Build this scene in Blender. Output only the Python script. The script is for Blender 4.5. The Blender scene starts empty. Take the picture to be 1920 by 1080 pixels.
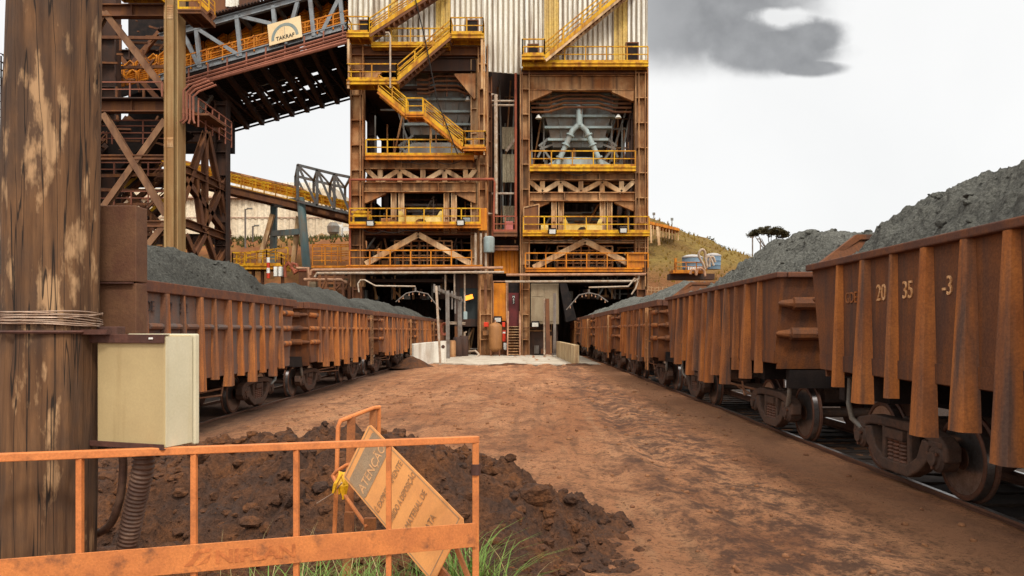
import bpy, math, random
from mathutils import Vector, Matrix, noise
C = bpy.context.scene
COL = C.collection
R = math.radians
# ---------------------------------------------------------------- camera
F, CX, CY, H = 1400.0, 978.0, 620.0, 1.85          # focal length and principal point in photo pixels, eye height
cam_d = bpy.data.cameras.new('camera'); cam = bpy.data.objects.new('camera', cam_d); COL.objects.link(cam)
cam.location = (0, 0, H); cam.rotation_euler = (R(90), 0, 0)
cam_d.sensor_width = 36.0; cam_d.lens = 36.0*F/1920
cam_d.shift_x = (960-CX)/1920; cam_d.shift_y = (CY-540)/1920
cam_d.clip_start = 0.1; cam_d.clip_end = 3000
C.camera = cam
C.render.resolution_x, C.render.resolution_y = 1024, 576
C.view_settings.view_transform = 'Standard'; C.view_settings.look = 'None'
C.view_settings.exposure = 0.16; C.view_settings.gamma = 1.0
SUN_EL, SUN_AZ = 52.0, 158.0                       # veiled sun behind the camera, a little to the right
# ---------------------------------------------------------------- sky
wd = bpy.data.worlds.new('World'); C.world = wd; wd.use_nodes = True
nt = wd.node_tree; nt.nodes.clear()
def N(tree, typ, **kw):
    n = tree.nodes.new(typ)
    for k, v in kw.items():
        if k == 'ins':
            for kk, vv in v.items(): n.inputs[kk].default_value = vv
        else: setattr(n, k, v)
    return n
def L(tree, a, b): tree.links.new(a, b)
def M2(tree, op, a, b=None, c=None, clamp=False):
    n = tree.nodes.new('ShaderNodeMath'); n.operation = op; n.use_clamp = clamp
    for i, x in enumerate((a, b, c)):
        if x is None: continue
        if isinstance(x, (int, float)): n.inputs[i].default_value = x
        else: tree.links.new(x, n.inputs[i])
    return n.outputs[0]
def MIX(tree, fac, a, b, mode='MIX'):
    n = tree.nodes.new('ShaderNodeMix'); n.data_type = 'RGBA'; n.blend_type = mode; n.clamp_factor = True
    for sock, x in ((n.inputs[0], fac), (n.inputs[6], a), (n.inputs[7], b)):
        if isinstance(x, (int, float)): sock.default_value = x
        elif isinstance(x, tuple): sock.default_value = (x[0], x[1], x[2], 1)
        else: tree.links.new(x, sock)
    return n.outputs[2]
def MR(tree, v, a, b, c=0.0, d=1.0, smooth=False):
    n = tree.nodes.new('ShaderNodeMapRange'); n.interpolation_type = 'SMOOTHSTEP' if smooth else 'LINEAR'
    tree.links.new(v, n.inputs[0])
    for i, x in enumerate((a, b, c, d)): n.inputs[i+1].default_value = x
    return n.outputs[0]
tc = N(nt, 'ShaderNodeTexCoord'); sx = N(nt, 'ShaderNodeSeparateXYZ'); L(nt, tc.outputs['Generated'], sx.inputs[0])
sky = N(nt, 'ShaderNodeTexSky', sky_type='NISHITA', sun_disc=False, sun_elevation=R(SUN_EL), sun_rotation=R(SUN_AZ))
bgN = N(nt, 'ShaderNodeBackground', ins={'Strength': 0.008}); L(nt, sky.outputs[0], bgN.inputs[0])
zen = MR(nt, sx.outputs[2], 0.42, 0.95, 0, 1, True)
over = MIX(nt, zen, (0.93, 0.925, 0.91), (1.25, 1.25, 1.25))          # overcast: the zenith is brighter than the horizon
_d = Vector((math.sin(R(SUN_AZ))*math.cos(R(SUN_EL)), math.cos(R(SUN_AZ))*math.cos(R(SUN_EL)), math.sin(R(SUN_EL))))
dt = N(nt, 'ShaderNodeVectorMath', operation='DOT_PRODUCT'); L(nt, tc.outputs['Generated'], dt.inputs[0]); dt.inputs[1].default_value = _d
glow = M2(nt, 'POWER', M2(nt, 'MAXIMUM', dt.outputs['Value'], 0.0), 1.6)                # glow added round the sun behind the camera, to brighten front faces
over = MIX(nt, 1.0, over, MIX(nt, glow, (0, 0, 0), (1.5, 1.42, 1.25)), 'ADD')
# the one dark cloud, placed by direction in the sky
ydir = M2(nt, 'MAXIMUM', sx.outputs[1], 0.05)
u = M2(nt, 'DIVIDE', sx.outputs[0], ydir); v = M2(nt, 'DIVIDE', sx.outputs[2], ydir)
uv = N(nt, 'ShaderNodeCombineXYZ'); L(nt, u, uv.inputs[0]); L(nt, v, uv.inputs[1])
wn = N(nt, 'ShaderNodeTexNoise', ins={'Scale': 13.0, 'Detail': 5.0, 'Roughness': 0.55}); L(nt, uv.outputs[0], wn.inputs[0])
wn2 = N(nt, 'ShaderNodeTexNoise', ins={'Scale': 26.0, 'Detail': 4.0}); L(nt, uv.outputs[0], wn2.inputs[0])
def blob(cu, cv, ru, rv, wob=0.55):
    a = M2(nt, 'DIVIDE', M2(nt, 'SUBTRACT', u, cu), ru); b = M2(nt, 'DIVIDE', M2(nt, 'SUBTRACT', v, cv), rv)
    d = M2(nt, 'SQRT', M2(nt, 'ADD', M2(nt, 'MULTIPLY', a, a), M2(nt, 'MULTIPLY', b, b)))
    d = M2(nt, 'ADD', d, M2(nt, 'MULTIPLY', M2(nt, 'SUBTRACT', wn.outputs[0], 0.5), wob*2))
    return MR(nt, d, 1.18, 0.62, 0, 1, True)
m = M2(nt, 'MAXIMUM', blob(0.215, 0.440, 0.20, 0.098, .16), blob(0.325, 0.376, 0.115, 0.036, .28))
m = M2(nt, 'MAXIMUM', m, blob(0.28, 0.468, 0.175, 0.044, .25)); m = M2(nt, 'MAXIMUM', m, blob(0.39, 0.395, 0.055, 0.03, .4))
m = M2(nt, 'MAXIMUM', m, blob(0.385, 0.352, 0.055, 0.013, .35))
m = M2(nt, 'MAXIMUM', m, blob(0.36, 0.415, 0.06, 0.014, .5))
hole = blob(0.352, 0.421, 0.058, 0.016, 1.0)
m = M2(nt, 'MULTIPLY', m, M2(nt, 'SUBTRACT', 1.0, M2(nt, 'MULTIPLY', hole, .85)))
ccol = MIX(nt, MR(nt, wn2.outputs[0], .35, .7), (0.25, 0.25, 0.25), (0.34, 0.34, 0.34))
ccol = MIX(nt, MR(nt, u, 0.24, 0.16), ccol, (0.40, 0.40, 0.40))
wn3 = N(nt, 'ShaderNodeTexNoise', ins={'Scale': 2.6, 'Detail': 6.0, 'Roughness': .5}); L(nt, tc.outputs['Generated'], wn3.inputs[0])
over = MIX(nt, MR(nt, wn3.outputs[0], .40, .66), over, MIX(nt, 1.0, over, (.94, .943, .945), 'MULTIPLY'))
skyc = MIX(nt, M2(nt, 'MULTIPLY', m, 0.95), over, ccol)
bgO = N(nt, 'ShaderNodeBackground', ins={'Strength': 0.92}); L(nt, skyc, bgO.inputs[0])
addn = N(nt, 'ShaderNodeAddShader'); L(nt, bgN.outputs[0], addn.inputs[0]); L(nt, bgO.outputs[0], addn.inputs[1])
wo = N(nt, 'ShaderNodeOutputWorld'); L(nt, addn.outputs[0], wo.inputs[0])
sd = bpy.data.lights.new('sun', 'SUN'); sd.energy = 2.2; sd.angle = R(9); sd.color = (1.0, 0.95, 0.86)
sun = bpy.data.objects.new('sun', sd); COL.objects.link(sun)
sun.rotation_euler = _d.to_track_quat('Z', 'Y').to_euler(); sun.location = (20, 30, 60)

# ---------------------------------------------------------------- mesh helpers
def W(px, py, Y): return Vector(((px-CX)*Y/F, Y, H+(CY-py)*Y/F))
class MB:
    def __init__(s): s.v = []; s.f = []
    def add(s, vs, fs):
        o = len(s.v); s.v += [Vector(x) for x in vs]; s.f += [tuple(i+o for i in f) for f in fs]; return s
    def frame(s, c, ax, ay, az):
        c, ax, ay, az = Vector(c), Vector(ax), Vector(ay), Vector(az)
        vs = [c+ax*i+ay*j+az*k for i in (-1, 1) for j in (-1, 1) for k in (-1, 1)]
        return s.add(vs, [(0,1,3,2),(4,6,7,5),(0,4,5,1),(2,3,7,6),(0,2,6,4),(1,5,7,3)])
    def box(s, a, b):
        a, b = Vector(a), Vector(b); h = (b-a)/2
        return s.frame((a+b)/2, (h.x,0,0), (0,h.y,0), (0,0,h.z))
    def beam(s, p, q, w, h, up=(0,0,1)):
        p, q = Vector(p), Vector(q); d = q-p; up = Vector(up)
        if abs(d.normalized().dot(up)) > .98: up = Vector((0,1,0))
        x = d.cross(up).normalized(); z = x.cross(d).normalized()
        return s.frame((p+q)/2, x*(w/2), d/2, z*(h/2))
    def ibeam(s, p, q, w, h, t=.05, up=(0,0,1)):
        p, q = Vector(p), Vector(q); d = q-p; up = Vector(up)
        if abs(d.normalized().dot(up)) > .98: up = Vector((0,1,0))
        x = d.cross(up).normalized(); z = x.cross(d).normalized()
        s.frame((p+q)/2+z*(h/2-t/2), x*(w/2), d/2, z*(t/2))
        s.frame((p+q)/2-z*(h/2-t/2), x*(w/2), d/2, z*(t/2))
        return s.frame((p+q)/2, x*(t/2), d/2, z*(h/2-t))
    def tube(s, pts, r, n=8, cap=True):
        pts = [Vector(p) for p in pts]; rs = r if isinstance(r, (list, tuple)) else [r]*len(pts)
        o = len(s.v); prev = None
        for i, p in enumerate(pts):
            d = (pts[min(i+1, len(pts)-1)]-pts[max(i-1, 0)]).normalized()
            if prev is None:
                a = Vector((0,0,1)) if abs(d.z) < .9 else Vector((1,0,0))
                x = d.cross(a).normalized()
            else:
                x = (prev-d*prev.dot(d)).normalized()
            prev = x; y = d.cross(x)
            k = 1.0
            if 0 < i < len(pts)-1:
                c = (pts[i]-pts[i-1]).normalized().dot((pts[i+1]-pts[i]).normalized()); k = 1/max(.6, math.sqrt(max(.05, (1+c)/2)))
            for j in range(n):
                t = 2*math.pi*j/n; s.v.append(p+(x*math.cos(t)+y*math.sin(t))*rs[i]*(k if j else k))
        for i in range(len(pts)-1):
            for j in range(n):
                s.f.append((o+i*n+j, o+i*n+(j+1) % n, o+(i+1)*n+(j+1) % n, o+(i+1)*n+j))
        if cap:
            s.f.append(tuple(o+j for j in reversed(range(n)))); e = o+(len(pts)-1)*n
            s.f.append(tuple(e+j for j in range(n)))
        return s
    def prism(s, poly, org, ax, ay, th):
        org, ax, ay, th = Vector(org), Vector(ax), Vector(ay), Vector(th); n = len(poly)
        a = [org+ax*p[0]+ay*p[1] for p in poly]; b = [x+th for x in a]
        fs = [tuple(reversed(range(n))), tuple(range(n, 2*n))]+[(i, (i+1) % n, n+(i+1) % n, n+i) for i in range(n)]
        return s.add(a+b, fs)
    def lathe(s, prof, c, axis, n=24):
        c, d = Vector(c), Vector(axis).normalized()
        a = Vector((0,0,1)) if abs(d.z) < .9 else Vector((1,0,0)); x = d.cross(a).normalized(); y = d.cross(x); o = len(s.v)
        for (t, r) in prof:
            for j in range(n):
                g = 2*math.pi*j/n; s.v.append(c+d*t+(x*math.cos(g)+y*math.sin(g))*r)
        for i in range(len(prof)-1):
            for j in range(n): s.f.append((o+i*n+j, o+i*n+(j+1) % n, o+(i+1)*n+(j+1) % n, o+(i+1)*n+j))
        s.f.append(tuple(o+j for j in reversed(range(n)))); e = o+(len(prof)-1)*n; s.f.append(tuple(e+j for j in range(n)))
        return s
    def frust(s, c0, w0, d0, c1, w1, d1):            # between two level rectangles
        vs = []
        for c, w, d in ((c0, w0, d0), (c1, w1, d1)):
            c = Vector(c); vs += [c+Vector((sx_*w/2, sy_*d/2, 0)) for sx_, sy_ in ((-1,-1),(1,-1),(1,1),(-1,1))]
        return s.add(vs, [(3,2,1,0),(4,5,6,7)]+[(i, (i+1) % 4, 4+(i+1) % 4, 4+i) for i in range(4)])
    def build(s, name, m, parent=None, smooth=False, bevel=0, angle=40):
        lo = Vector((min(v.x for v in s.v), min(v.y for v in s.v), min(v.z for v in s.v)))
        hi = Vector((max(v.x for v in s.v), max(v.y for v in s.v), max(v.z for v in s.v)))
        c = Vector(((lo.x+hi.x)/2, (lo.y+hi.y)/2, lo.z))
        me = bpy.data.meshes.new(name); me.from_pydata([tuple(v-c) for v in s.v], [], s.f); me.update()
        o = bpy.data.objects.new(name, me); COL.objects.link(o)
        if isinstance(m, str): m = MAT[m]
        me.materials.append(m)
        if smooth:
            me.shade_smooth()
            if angle < 180: me.set_sharp_from_angle(angle=R(angle))
        if bevel:
            b = o.modifiers.new('bevel', 'BEVEL'); b.width = bevel; b.segments = 2; b.limit_method = 'ANGLE'
        o.location = c
        if parent is not None:
            o.parent = parent; o.location = c-world_loc(parent)
        return o
def world_loc(o):
    l = Vector((0,0,0))
    while o: l += Vector(o.location); o = o.parent
    return l
def tag(o, label, cat, group=None, kind=None):
    if label: o['label'] = label
    if cat: o['category'] = cat
    if group: o['group'] = group
    if kind: o['kind'] = kind
    return o
def thing(name, label, cat, loc=(0,0,0), group=None):
    o = bpy.data.objects.new(name, None); o.empty_display_size = .2; COL.objects.link(o); o.location = loc
    return tag(o, label, cat, group)
def structure(o): o['kind'] = 'structure'; return o
def kids(o): return [c for c in bpy.data.objects if c.parent == o]
def copy_tree(o, parent=None):
    c = o.copy(); COL.objects.link(c); c.parent = parent
    for ch in KID.get(o.name) or KID.setdefault(o.name, kids(o)): copy_tree(ch, c)
    return c
KID = {}
def sstep(a, b, x):
    t = max(0.0, min(1.0, (x-a)/(b-a))); return t*t*(3-2*t)
def fbm(x, y, z=0.0, o=4):
    s = 0; a = 1; p = Vector((x, y, z))
    for i in range(o): s += a*noise.noise(p*(2**i)+Vector((i*7.3, 0, 0))); a *= .5
    return s
def text_mesh(txt, size, name, m, parent, org, ax, ay, th=.004, align='LEFT', sx_=1.0, off=0.0):
    """letters as a thin solid lying on the plane (ax, ay) at org"""
    cu = bpy.data.curves.new('letters', 'FONT'); cu.body = txt; cu.size = size; cu.align_x = align; cu.extrude = th/2; cu.offset = off
    cu.resolution_u = 3
    t = bpy.data.objects.new('letters', cu); COL.objects.link(t)
    dg = bpy.context.evaluated_depsgraph_get(); me = bpy.data.meshes.new_from_object(t.evaluated_get(dg))
    bpy.data.objects.remove(t); bpy.data.curves.remove(cu)
    ax = Vector(ax).normalized(); ay = Vector(ay).normalized(); az = ax.cross(ay)
    b = MB(); b.v = [Vector(org)+ax*(q.co.x*sx_)+ay*q.co.y+az*q.co.z for q in me.vertices]; b.f = [tuple(p.vertices) for p in me.polygons]
    bpy.data.meshes.remove(me)
    return b.build(name, m, parent)
# ---------------------------------------------------------------- materials
MAT = {}; SAT_SKIP = ('cla', 'box', 'sig', 'ora', 'boa', 'whi', 'lea', 'con', 'tru', 'war', 'ral', 'fai', 'pin')
def mat(name, c1, c2, c3=None, scale=3.0, rough=.8, bump=.15, streak=0.0, metal=0.0, fine=40.0, c3amt=.5, dist=.02, spec=.3, tr=.45, fa=.27):
    def warm(c):                                   # iron ore dust: the warm tones are strongly coloured
        if c is None or c[0] < 1.35*c[2] or c[1] > c[0] or name[:3] in SAT_SKIP: return c
        l = .3*c[0]+.55*c[1]+.15*c[2]; return tuple(max(.004, l+(q-l)*1.32) for q in c)
    c1, c2, c3 = warm(c1), warm(c2), warm(c3)
    """weathered surface: two tones by large noise, a third by patches or vertical runs, fine grain in the bump"""
    m = bpy.data.materials.new(name); m.use_nodes = True; t = m.node_tree; t.nodes.clear()
    out = N(t, 'ShaderNodeOutputMaterial'); b = N(t, 'ShaderNodeBsdfPrincipled'); L(t, b.outputs[0], out.inputs[0])
    tc = N(t, 'ShaderNodeTexCoord'); oi = N(t, 'ShaderNodeObjectInfo')
    va = N(t, 'ShaderNodeVectorMath', operation='ADD'); L(t, tc.outputs['Object'], va.inputs[0])
    rv = N(t, 'ShaderNodeVectorMath', operation='SCALE', ins={'Scale': 37.0}); cb = N(t, 'ShaderNodeCombineXYZ')
    L(t, oi.outputs['Random'], cb.inputs[0]); L(t, oi.outputs['Random'], cb.inputs[1]); L(t, cb.outputs[0], rv.inputs[0]); L(t, rv.outputs[0], va.inputs[1])
    vec = va.outputs[0]
    n1 = N(t, 'ShaderNodeTexNoise', ins={'Scale': scale, 'Detail': 6.0, 'Roughness': .62}); L(t, vec, n1.inputs[0])
    col = MIX(t, MR(t, n1.outputs[0], .36, .64), c1, c2)
    if c3:
        mp = N(t, 'ShaderNodeMapping'); L(t, vec, mp.inputs[0])
        mp.inputs['Scale'].default_value = (1, 1, 1) if not streak else (streak, streak, streak*.07)
        n2 = N(t, 'ShaderNodeTexNoise', ins={'Scale': 1.0 if streak else scale*2.7, 'Detail': 5.0, 'Roughness': .6}); L(t, mp.outputs[0], n2.inputs[0])
        col = MIX(t, M2(t, 'MULTIPLY', MR(t, n2.outputs[0], tr, tr+.22), c3amt), col, c3)
    n3 = N(t, 'ShaderNodeTexNoise', ins={'Scale': fine, 'Detail': 4.0, 'Roughness': .7}); L(t, vec, n3.inputs[0])
    col = MIX(t, 1.0, col, MIX(t, MR(t, n3.outputs[0], .3, .7), (1-fa, 1-fa, 1-fa), (1+fa, 1+fa, 1+fa)), 'MULTIPLY')
    L(t, col, b.inputs['Base Color']); b.inputs['Roughness'].default_value = rough; b.inputs['Metallic'].default_value = metal
    b.inputs['Specular IOR Level'].default_value = spec
    if bump:
        bp = N(t, 'ShaderNodeBump', ins={'Strength': bump, 'Distance': dist})
        L(t, M2(t, 'ADD', n1.outputs[0], M2(t, 'MULTIPLY', n3.outputs[0], .5)), bp.inputs['Height']); L(t, bp.outputs[0], b.inputs['Normal'])
    MAT[name] = m; return m
mat('wagon_rust', (.15,.062,.030), (.088,.040,.025), (.042,.028,.024), 1.3, .78, .15, streak=5, c3amt=.8)
mat('wagon_rib', (.35,.15,.07), (.21,.082,.039), (.06,.042,.036), 1.0, .75, .15, streak=4, c3amt=.9, tr=.42)
mat('wagon_dark', (.10,.047,.032), (.062,.032,.025), (.16,.065,.032), 2.5, .8, .2)
mat('wagon_grey', (.085,.078,.076), (.12,.062,.042), (.19,.078,.036), 1.0, .75, .15, streak=4)
mat('bogie', (.055,.037,.030), (.085,.05,.036), (.022,.018,.016), 4, .75, .3)
mat('wheel', (.075,.046,.036), (.12,.06,.042), None, 6, .55, .1, metal=.3)
mat('tread', (.30,.28,.27), (.22,.19,.18), None, 8, .3, .03, metal=.9)
mat('rail', (.12,.062,.042), (.08,.045,.034), None, 6, .6, .15)
mat('railhead', (.45,.43,.42), (.3,.27,.25), None, 9, .28, .03, metal=.9)
mat('black_steel', (.014,.012,.012), (.026,.02,.018), None, 3, .9, .1, spec=.08)
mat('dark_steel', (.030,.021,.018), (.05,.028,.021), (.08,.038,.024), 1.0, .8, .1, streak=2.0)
mat('steel', (.42,.26,.155), (.21,.092,.045), (.05,.03,.022), .55, .78, .1, streak=2.0, c3amt=.85)
mat('steel_tan', (.58,.43,.29), (.34,.19,.10), (.10,.052,.034), .6, .78, .1, streak=2.0, c3amt=.75)
mat('steel_brown', (.13,.062,.038), (.085,.042,.028), (.22,.1,.045), .8, .8, .1, streak=2.0, c3amt=.5)
mat('brace_rust', (.21,.125,.08), (.13,.068,.042), (.06,.034,.026), .8, .8, .1, streak=2.0, c3amt=.6)
mat('column_ochre', (.30,.215,.125), (.24,.15,.08), (.17,.085,.04), .35, .7, .1, streak=1.6, c3amt=.7)
mat('ochre', (.50,.215,.045), (.36,.135,.035), (.16,.068,.032), 1.1, .7, .1, streak=2.5, c3amt=.7)
mat('yellow', (.56,.36,.06), (.46,.24,.04), (.22,.085,.03), .9, .65, .08, streak=2.2, c3amt=.9, tr=.42)
mat('pipe', (.38,.24,.17), (.26,.14,.09), (.13,.07,.05), 1.4, .6, .06)
mat('pipe_red', (.26,.085,.055), (.17,.06,.04), None, 1.4, .7, .06)
mat('pipe_pale', (.42,.36,.30), (.30,.22,.16), (.15,.08,.05), 2, .5, .06)
mat('rail_red', (.24,.105,.075), (.16,.07,.05), None, 1.4, .7, .06)
mat('cladding', (.72,.69,.62), (.62,.57,.47), (.22,.14,.08), .35, .6, .05, streak=3.2, c3amt=.85, fine=6, tr=.49, fa=.1)
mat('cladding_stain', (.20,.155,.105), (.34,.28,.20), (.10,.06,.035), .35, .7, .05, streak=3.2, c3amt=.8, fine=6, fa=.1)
mat('cladding_yellow', (.55,.37,.085), (.48,.32,.10), (.30,.19,.07), .4, .6, .05, streak=1.5, c3amt=.7, fine=6)
mat('cladding_dim', (.42,.36,.24), (.33,.27,.17), (.16,.1,.06), .4, .7, .05, streak=1.5, fine=6)
mat('warehouse', (.68,.58,.43), (.60,.49,.35), (.40,.30,.2), .18, .7, .04, streak=.5, c3amt=.55, fine=3)
mat('warehouse_roof', (.33,.2,.14), (.42,.27,.19), None, .3, .8, .05, fine=3)
mat('hopper', (.19,.2,.19), (.13,.11,.09), (.17,.10,.065), .9, .6, .1, streak=2)
mat('teal_grey', (.30,.38,.38), (.24,.28,.27), (.16,.11,.08), .9, .5, .08, streak=2, c3amt=.6)
mat('truss_dark', (.13,.135,.135), (.09,.085,.08), (.13,.07,.045), .7, .6, .06, c3amt=.5)
mat('teal', (.085,.155,.165), (.10,.125,.115), (.2,.12,.07), .8, .55, .08, streak=1.5, c3amt=.5)
mat('truss_grey', (.22,.24,.255), (.16,.17,.18), (.12,.09,.075), .7, .5, .06, c3amt=.6)
mat('gallery_orange', (.85,.40,.12), (.72,.31,.09), (.25,.11,.045), .8, .7, .08, c3amt=.6)
mat('cream_panel', (.68,.55,.28), (.56,.42,.18), (.3,.17,.06), 1.0, .6, .05, streak=2, c3amt=.5)
mat('concrete', (.40,.34,.265), (.52,.46,.37), (.24,.17,.115), .7, .9, .3, c3amt=.7, fine=14)
mat('white_wall', (.66,.63,.56), (.56,.51,.43), (.30,.21,.14), 1.1, .85, .12, streak=3, c3amt=.6)
mat('barrier_concrete', (.48,.39,.27), (.36,.27,.17), (.15,.09,.055), 1.2, .9, .2, streak=3, c3amt=.8)
mat('cabinet', (.235,.19,.135), (.19,.145,.10), (.11,.07,.045), 1.2, .6, .05, streak=2.5)
mat('door_red', (.10,.022,.022), (.07,.018,.018), None, 2, .6, .05)
mat('red_paint', (.48,.07,.05), (.36,.06,.045), None, 3, .5, .04)
mat('pink', (.52,.15,.13), (.42,.12,.10), None, 2, .6, .04)
mat('white_paint', (.75,.74,.70), (.62,.59,.52), None, 4, .5, .04)
mat('tank', (.30,.16,.085), (.22,.115,.06), (.13,.07,.04), 1.4, .6, .08, streak=2.5)
mat('tank_blue', (.15,.22,.28), (.11,.17,.23), None, 1.2, .5, .05)
mat('tank_lid', (.38,.36,.34), (.3,.27,.25), None, 1.2, .6, .05)
mat('timber_grey', (.20,.175,.155), (.12,.095,.08), (.07,.05,.04), 2, .85, .2, streak=8)
mat('rubber', (.015,.013,.012), (.026,.02,.017), None, 6, .8, .1, spec=.12)
mat('conduit', (.11,.058,.038), (.07,.036,.026), (.16,.095,.06), 7, .6, .2)
mat('rusty_plate', (.125,.068,.042), (.085,.044,.029), (.075,.034,.024), 4.0, .75, .25, c3amt=.7, fine=90, fa=.14)
mat('box_cream', (.43,.325,.165), (.375,.28,.14), (.22,.14,.05), 3.5, .55, .05, streak=14, c3amt=.5, fine=120, tr=.55, fa=.06)
mat('box_door', (.56,.51,.365), (.49,.44,.30), (.4,.3,.14), 3.5, .5, .05, streak=14, c3amt=.35, fine=120, tr=.55, fa=.06)
mat('box_bracket', (.085,.033,.022), (.055,.024,.018), None, 9, .7, .25)
mat('orange_paint', (.56,.185,.054), (.49,.15,.042), (.24,.082,.03), 4.5, .6, .12, c3amt=.7, fine=110, tr=.53, fa=.17)
mat('orange_rust', (.55,.185,.05), (.42,.135,.04), (.075,.035,.024), 6.0, .65, .2, c3amt=.9, fine=110, tr=.56, fa=.17)
mat('orange_dark', (.34,.125,.04), (.26,.085,.03), (.12,.05,.025), 5, .7, .15, fine=110)
mat('sign_face', (.70,.31,.095), (.62,.26,.08), (.45,.19,.07), 3.5, .55, .05, c3amt=.4, fine=120, fa=.08)
mat('sign_band', (.32,.215,.125), (.26,.17,.10), (.3,.17,.08), 6, .6, .05, fine=120)
mat('sign_text', (.24,.13,.065), (.31,.165,.075), (.5,.24,.08), 14, .6, .0, c3amt=.7)
mat('sign_band_text', (.62,.34,.16), (.55,.28,.12), None, 9, .6, .0)
mat('faint_text', (.42,.125,.036), (.34,.10,.03), (.52,.17,.045), 14, .6, .0, c3amt=.7)
mat('wagon_number', (.62,.42,.27), (.46,.27,.15), (.24,.09,.035), 14, .7, .0, c3amt=.75)
mat('raised_number', (.025,.02,.02), (.05,.03,.025), None, 9, .7, .0)
mat('ribbon', (.62,.38,.03), (.5,.28,.03), None, 9, .5, .1)
mat('board_cream', (.68,.52,.30), (.62,.44,.24), None, 1.2, .6, .03)
mat('board_black', (.03,.025,.02), (.05,.04,.03), None, 2, .6, .0)
mat('board_arch', (.16,.2,.19), (.22,.23,.2), None, 2, .6, .0)
mat('wire', (.42,.33,.27), (.25,.17,.13), None, 20, .5, .1, metal=.4)
mat('leaf', (.07,.16,.02), (.13,.22,.035), (.25,.24,.07), 5, .6, .0, c3amt=.5)
mat('brush', (.17,.11,.032), (.12,.068,.024), (.08,.065,.02), .3, .8, .0)
mat('leaf_dry', (.42,.34,.16), (.33,.24,.1), None, 5, .7, .0)
mat('shrub', (.045,.05,.015), (.08,.07,.022), None, 3, .8, .0)
mat('acacia', (.03,.028,.014), (.05,.04,.02), None, 3, .8, .0)
mat('bark', (.13,.09,.06), (.08,.055,.04), None, 5, .9, .2)
mat('clod', (.050,.026,.017), (.115,.052,.027), (.026,.020,.018), 1.7, .95, 1.0, fine=26, dist=.11, fa=.5)
mat('stone', (.2,.105,.062), (.12,.06,.038), None, 9, .95, .4)
mat('ballast', (.020,.015,.013), (.038,.026,.02), None, 3, .95, .6, fine=25)
def emis(name, col, s):
    m = bpy.data.materials.new(name); m.use_nodes = True; b = m.node_tree.nodes['Principled BSDF']
    b.inputs['Base Color'].default_value = (*col, 1); b.inputs['Emission Color'].default_value = (*col, 1); b.inputs['Emission Strength'].default_value = s; MAT[name] = m
emis('lamp_lit', (1.0, .30, .02), 1.0)
m = bpy.data.materials.new('glass_dark'); m.use_nodes = True; b = m.node_tree.nodes['Principled BSDF']
b.inputs['Base Color'].default_value = (.03,.035,.035,1); b.inputs['Roughness'].default_value = .45; b.inputs['Specular IOR Level'].default_value = .1; MAT['glass_dark'] = m
# ore: dark grey fines with lumps
def ore_mat(nm, k):
    m = bpy.data.materials.new(nm); m.use_nodes = True; t = m.node_tree; b = t.nodes['Principled BSDF']
    tc = N(t, 'ShaderNodeTexCoord')
    a = N(t, 'ShaderNodeTexNoise', ins={'Scale': 1.3, 'Detail': 6.0, 'Roughness': .6}); L(t, tc.outputs['Object'], a.inputs[0])
    f = N(t, 'ShaderNodeTexNoise', ins={'Scale': 22.0, 'Detail': 6.0, 'Roughness': .75}); L(t, tc.outputs['Object'], f.inputs[0])
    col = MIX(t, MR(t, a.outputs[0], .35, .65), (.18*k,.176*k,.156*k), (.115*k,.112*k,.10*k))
    col = MIX(t, 1.0, col, MIX(t, MR(t, f.outputs[0], .32, .68), (.38,.38,.38), (1.5,1.5,1.46)), 'MULTIPLY')
    L(t, col, b.inputs['Base Color']); b.inputs['Roughness'].default_value = .95; b.inputs['Specular IOR Level'].default_value = .15
    bp = N(t, 'ShaderNodeBump', ins={'Strength': 1.0, 'Distance': .12}); L(t, f.outputs[0], bp.inputs['Height']); L(t, bp.outputs[0], b.inputs['Normal'])
    MAT[nm] = m
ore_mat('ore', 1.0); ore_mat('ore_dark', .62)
def pole_mat():
    m = bpy.data.materials.new('pole_wood'); m.use_nodes = True; t = m.node_tree; b = t.nodes['Principled BSDF']
    tc = N(t, 'ShaderNodeTexCoord')
    def nz(sc, s, d=6, r=.6):
        mp = N(t, 'ShaderNodeMapping'); mp.inputs['Scale'].default_value = sc; L(t, tc.outputs['Object'], mp.inputs[0])
        n = N(t, 'ShaderNodeTexNoise', ins={'Scale': s, 'Detail': d, 'Roughness': r}); L(t, mp.outputs[0], n.inputs[0]); return n.outputs[0]
    g = nz((1,1,.06), 26.0); p = nz((1,1,.32), 9.0); q = nz((1,1,.6), 3.2); cr = nz((1,1,.03), 13.0, 3)
    col = MIX(t, MR(t, g, .35, .65), (.062,.029,.014), (.175,.086,.038))
    col = MIX(t, M2(t, 'MULTIPLY', MR(t, q, .45, .6), .7), col, (.055,.034,.024))
    col = MIX(t, M2(t, 'MULTIPLY', MR(t, p, .55, .62), MR(t, g, .25, .5)), col, (.36,.215,.11))
    col = MIX(t, M2(t, 'MULTIPLY', MR(t, M2(t, 'ABSOLUTE', M2(t, 'SUBTRACT', cr, .5)), .012, .004), .9), col, (.012,.008,.006))
    L(t, col, b.inputs['Base Color']); b.inputs['Roughness'].default_value = .85; b.inputs['Specular IOR Level'].default_value = .25
    bp = N(t, 'ShaderNodeBump', ins={'Strength': .6, 'Distance': .02}); L(t, M2(t, 'ADD', g, M2(t, 'MULTIPLY', p, .6)), bp.inputs['Height']); L(t, bp.outputs[0], b.inputs['Normal'])
    MAT['pole_wood'] = m
pole_mat()
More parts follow.
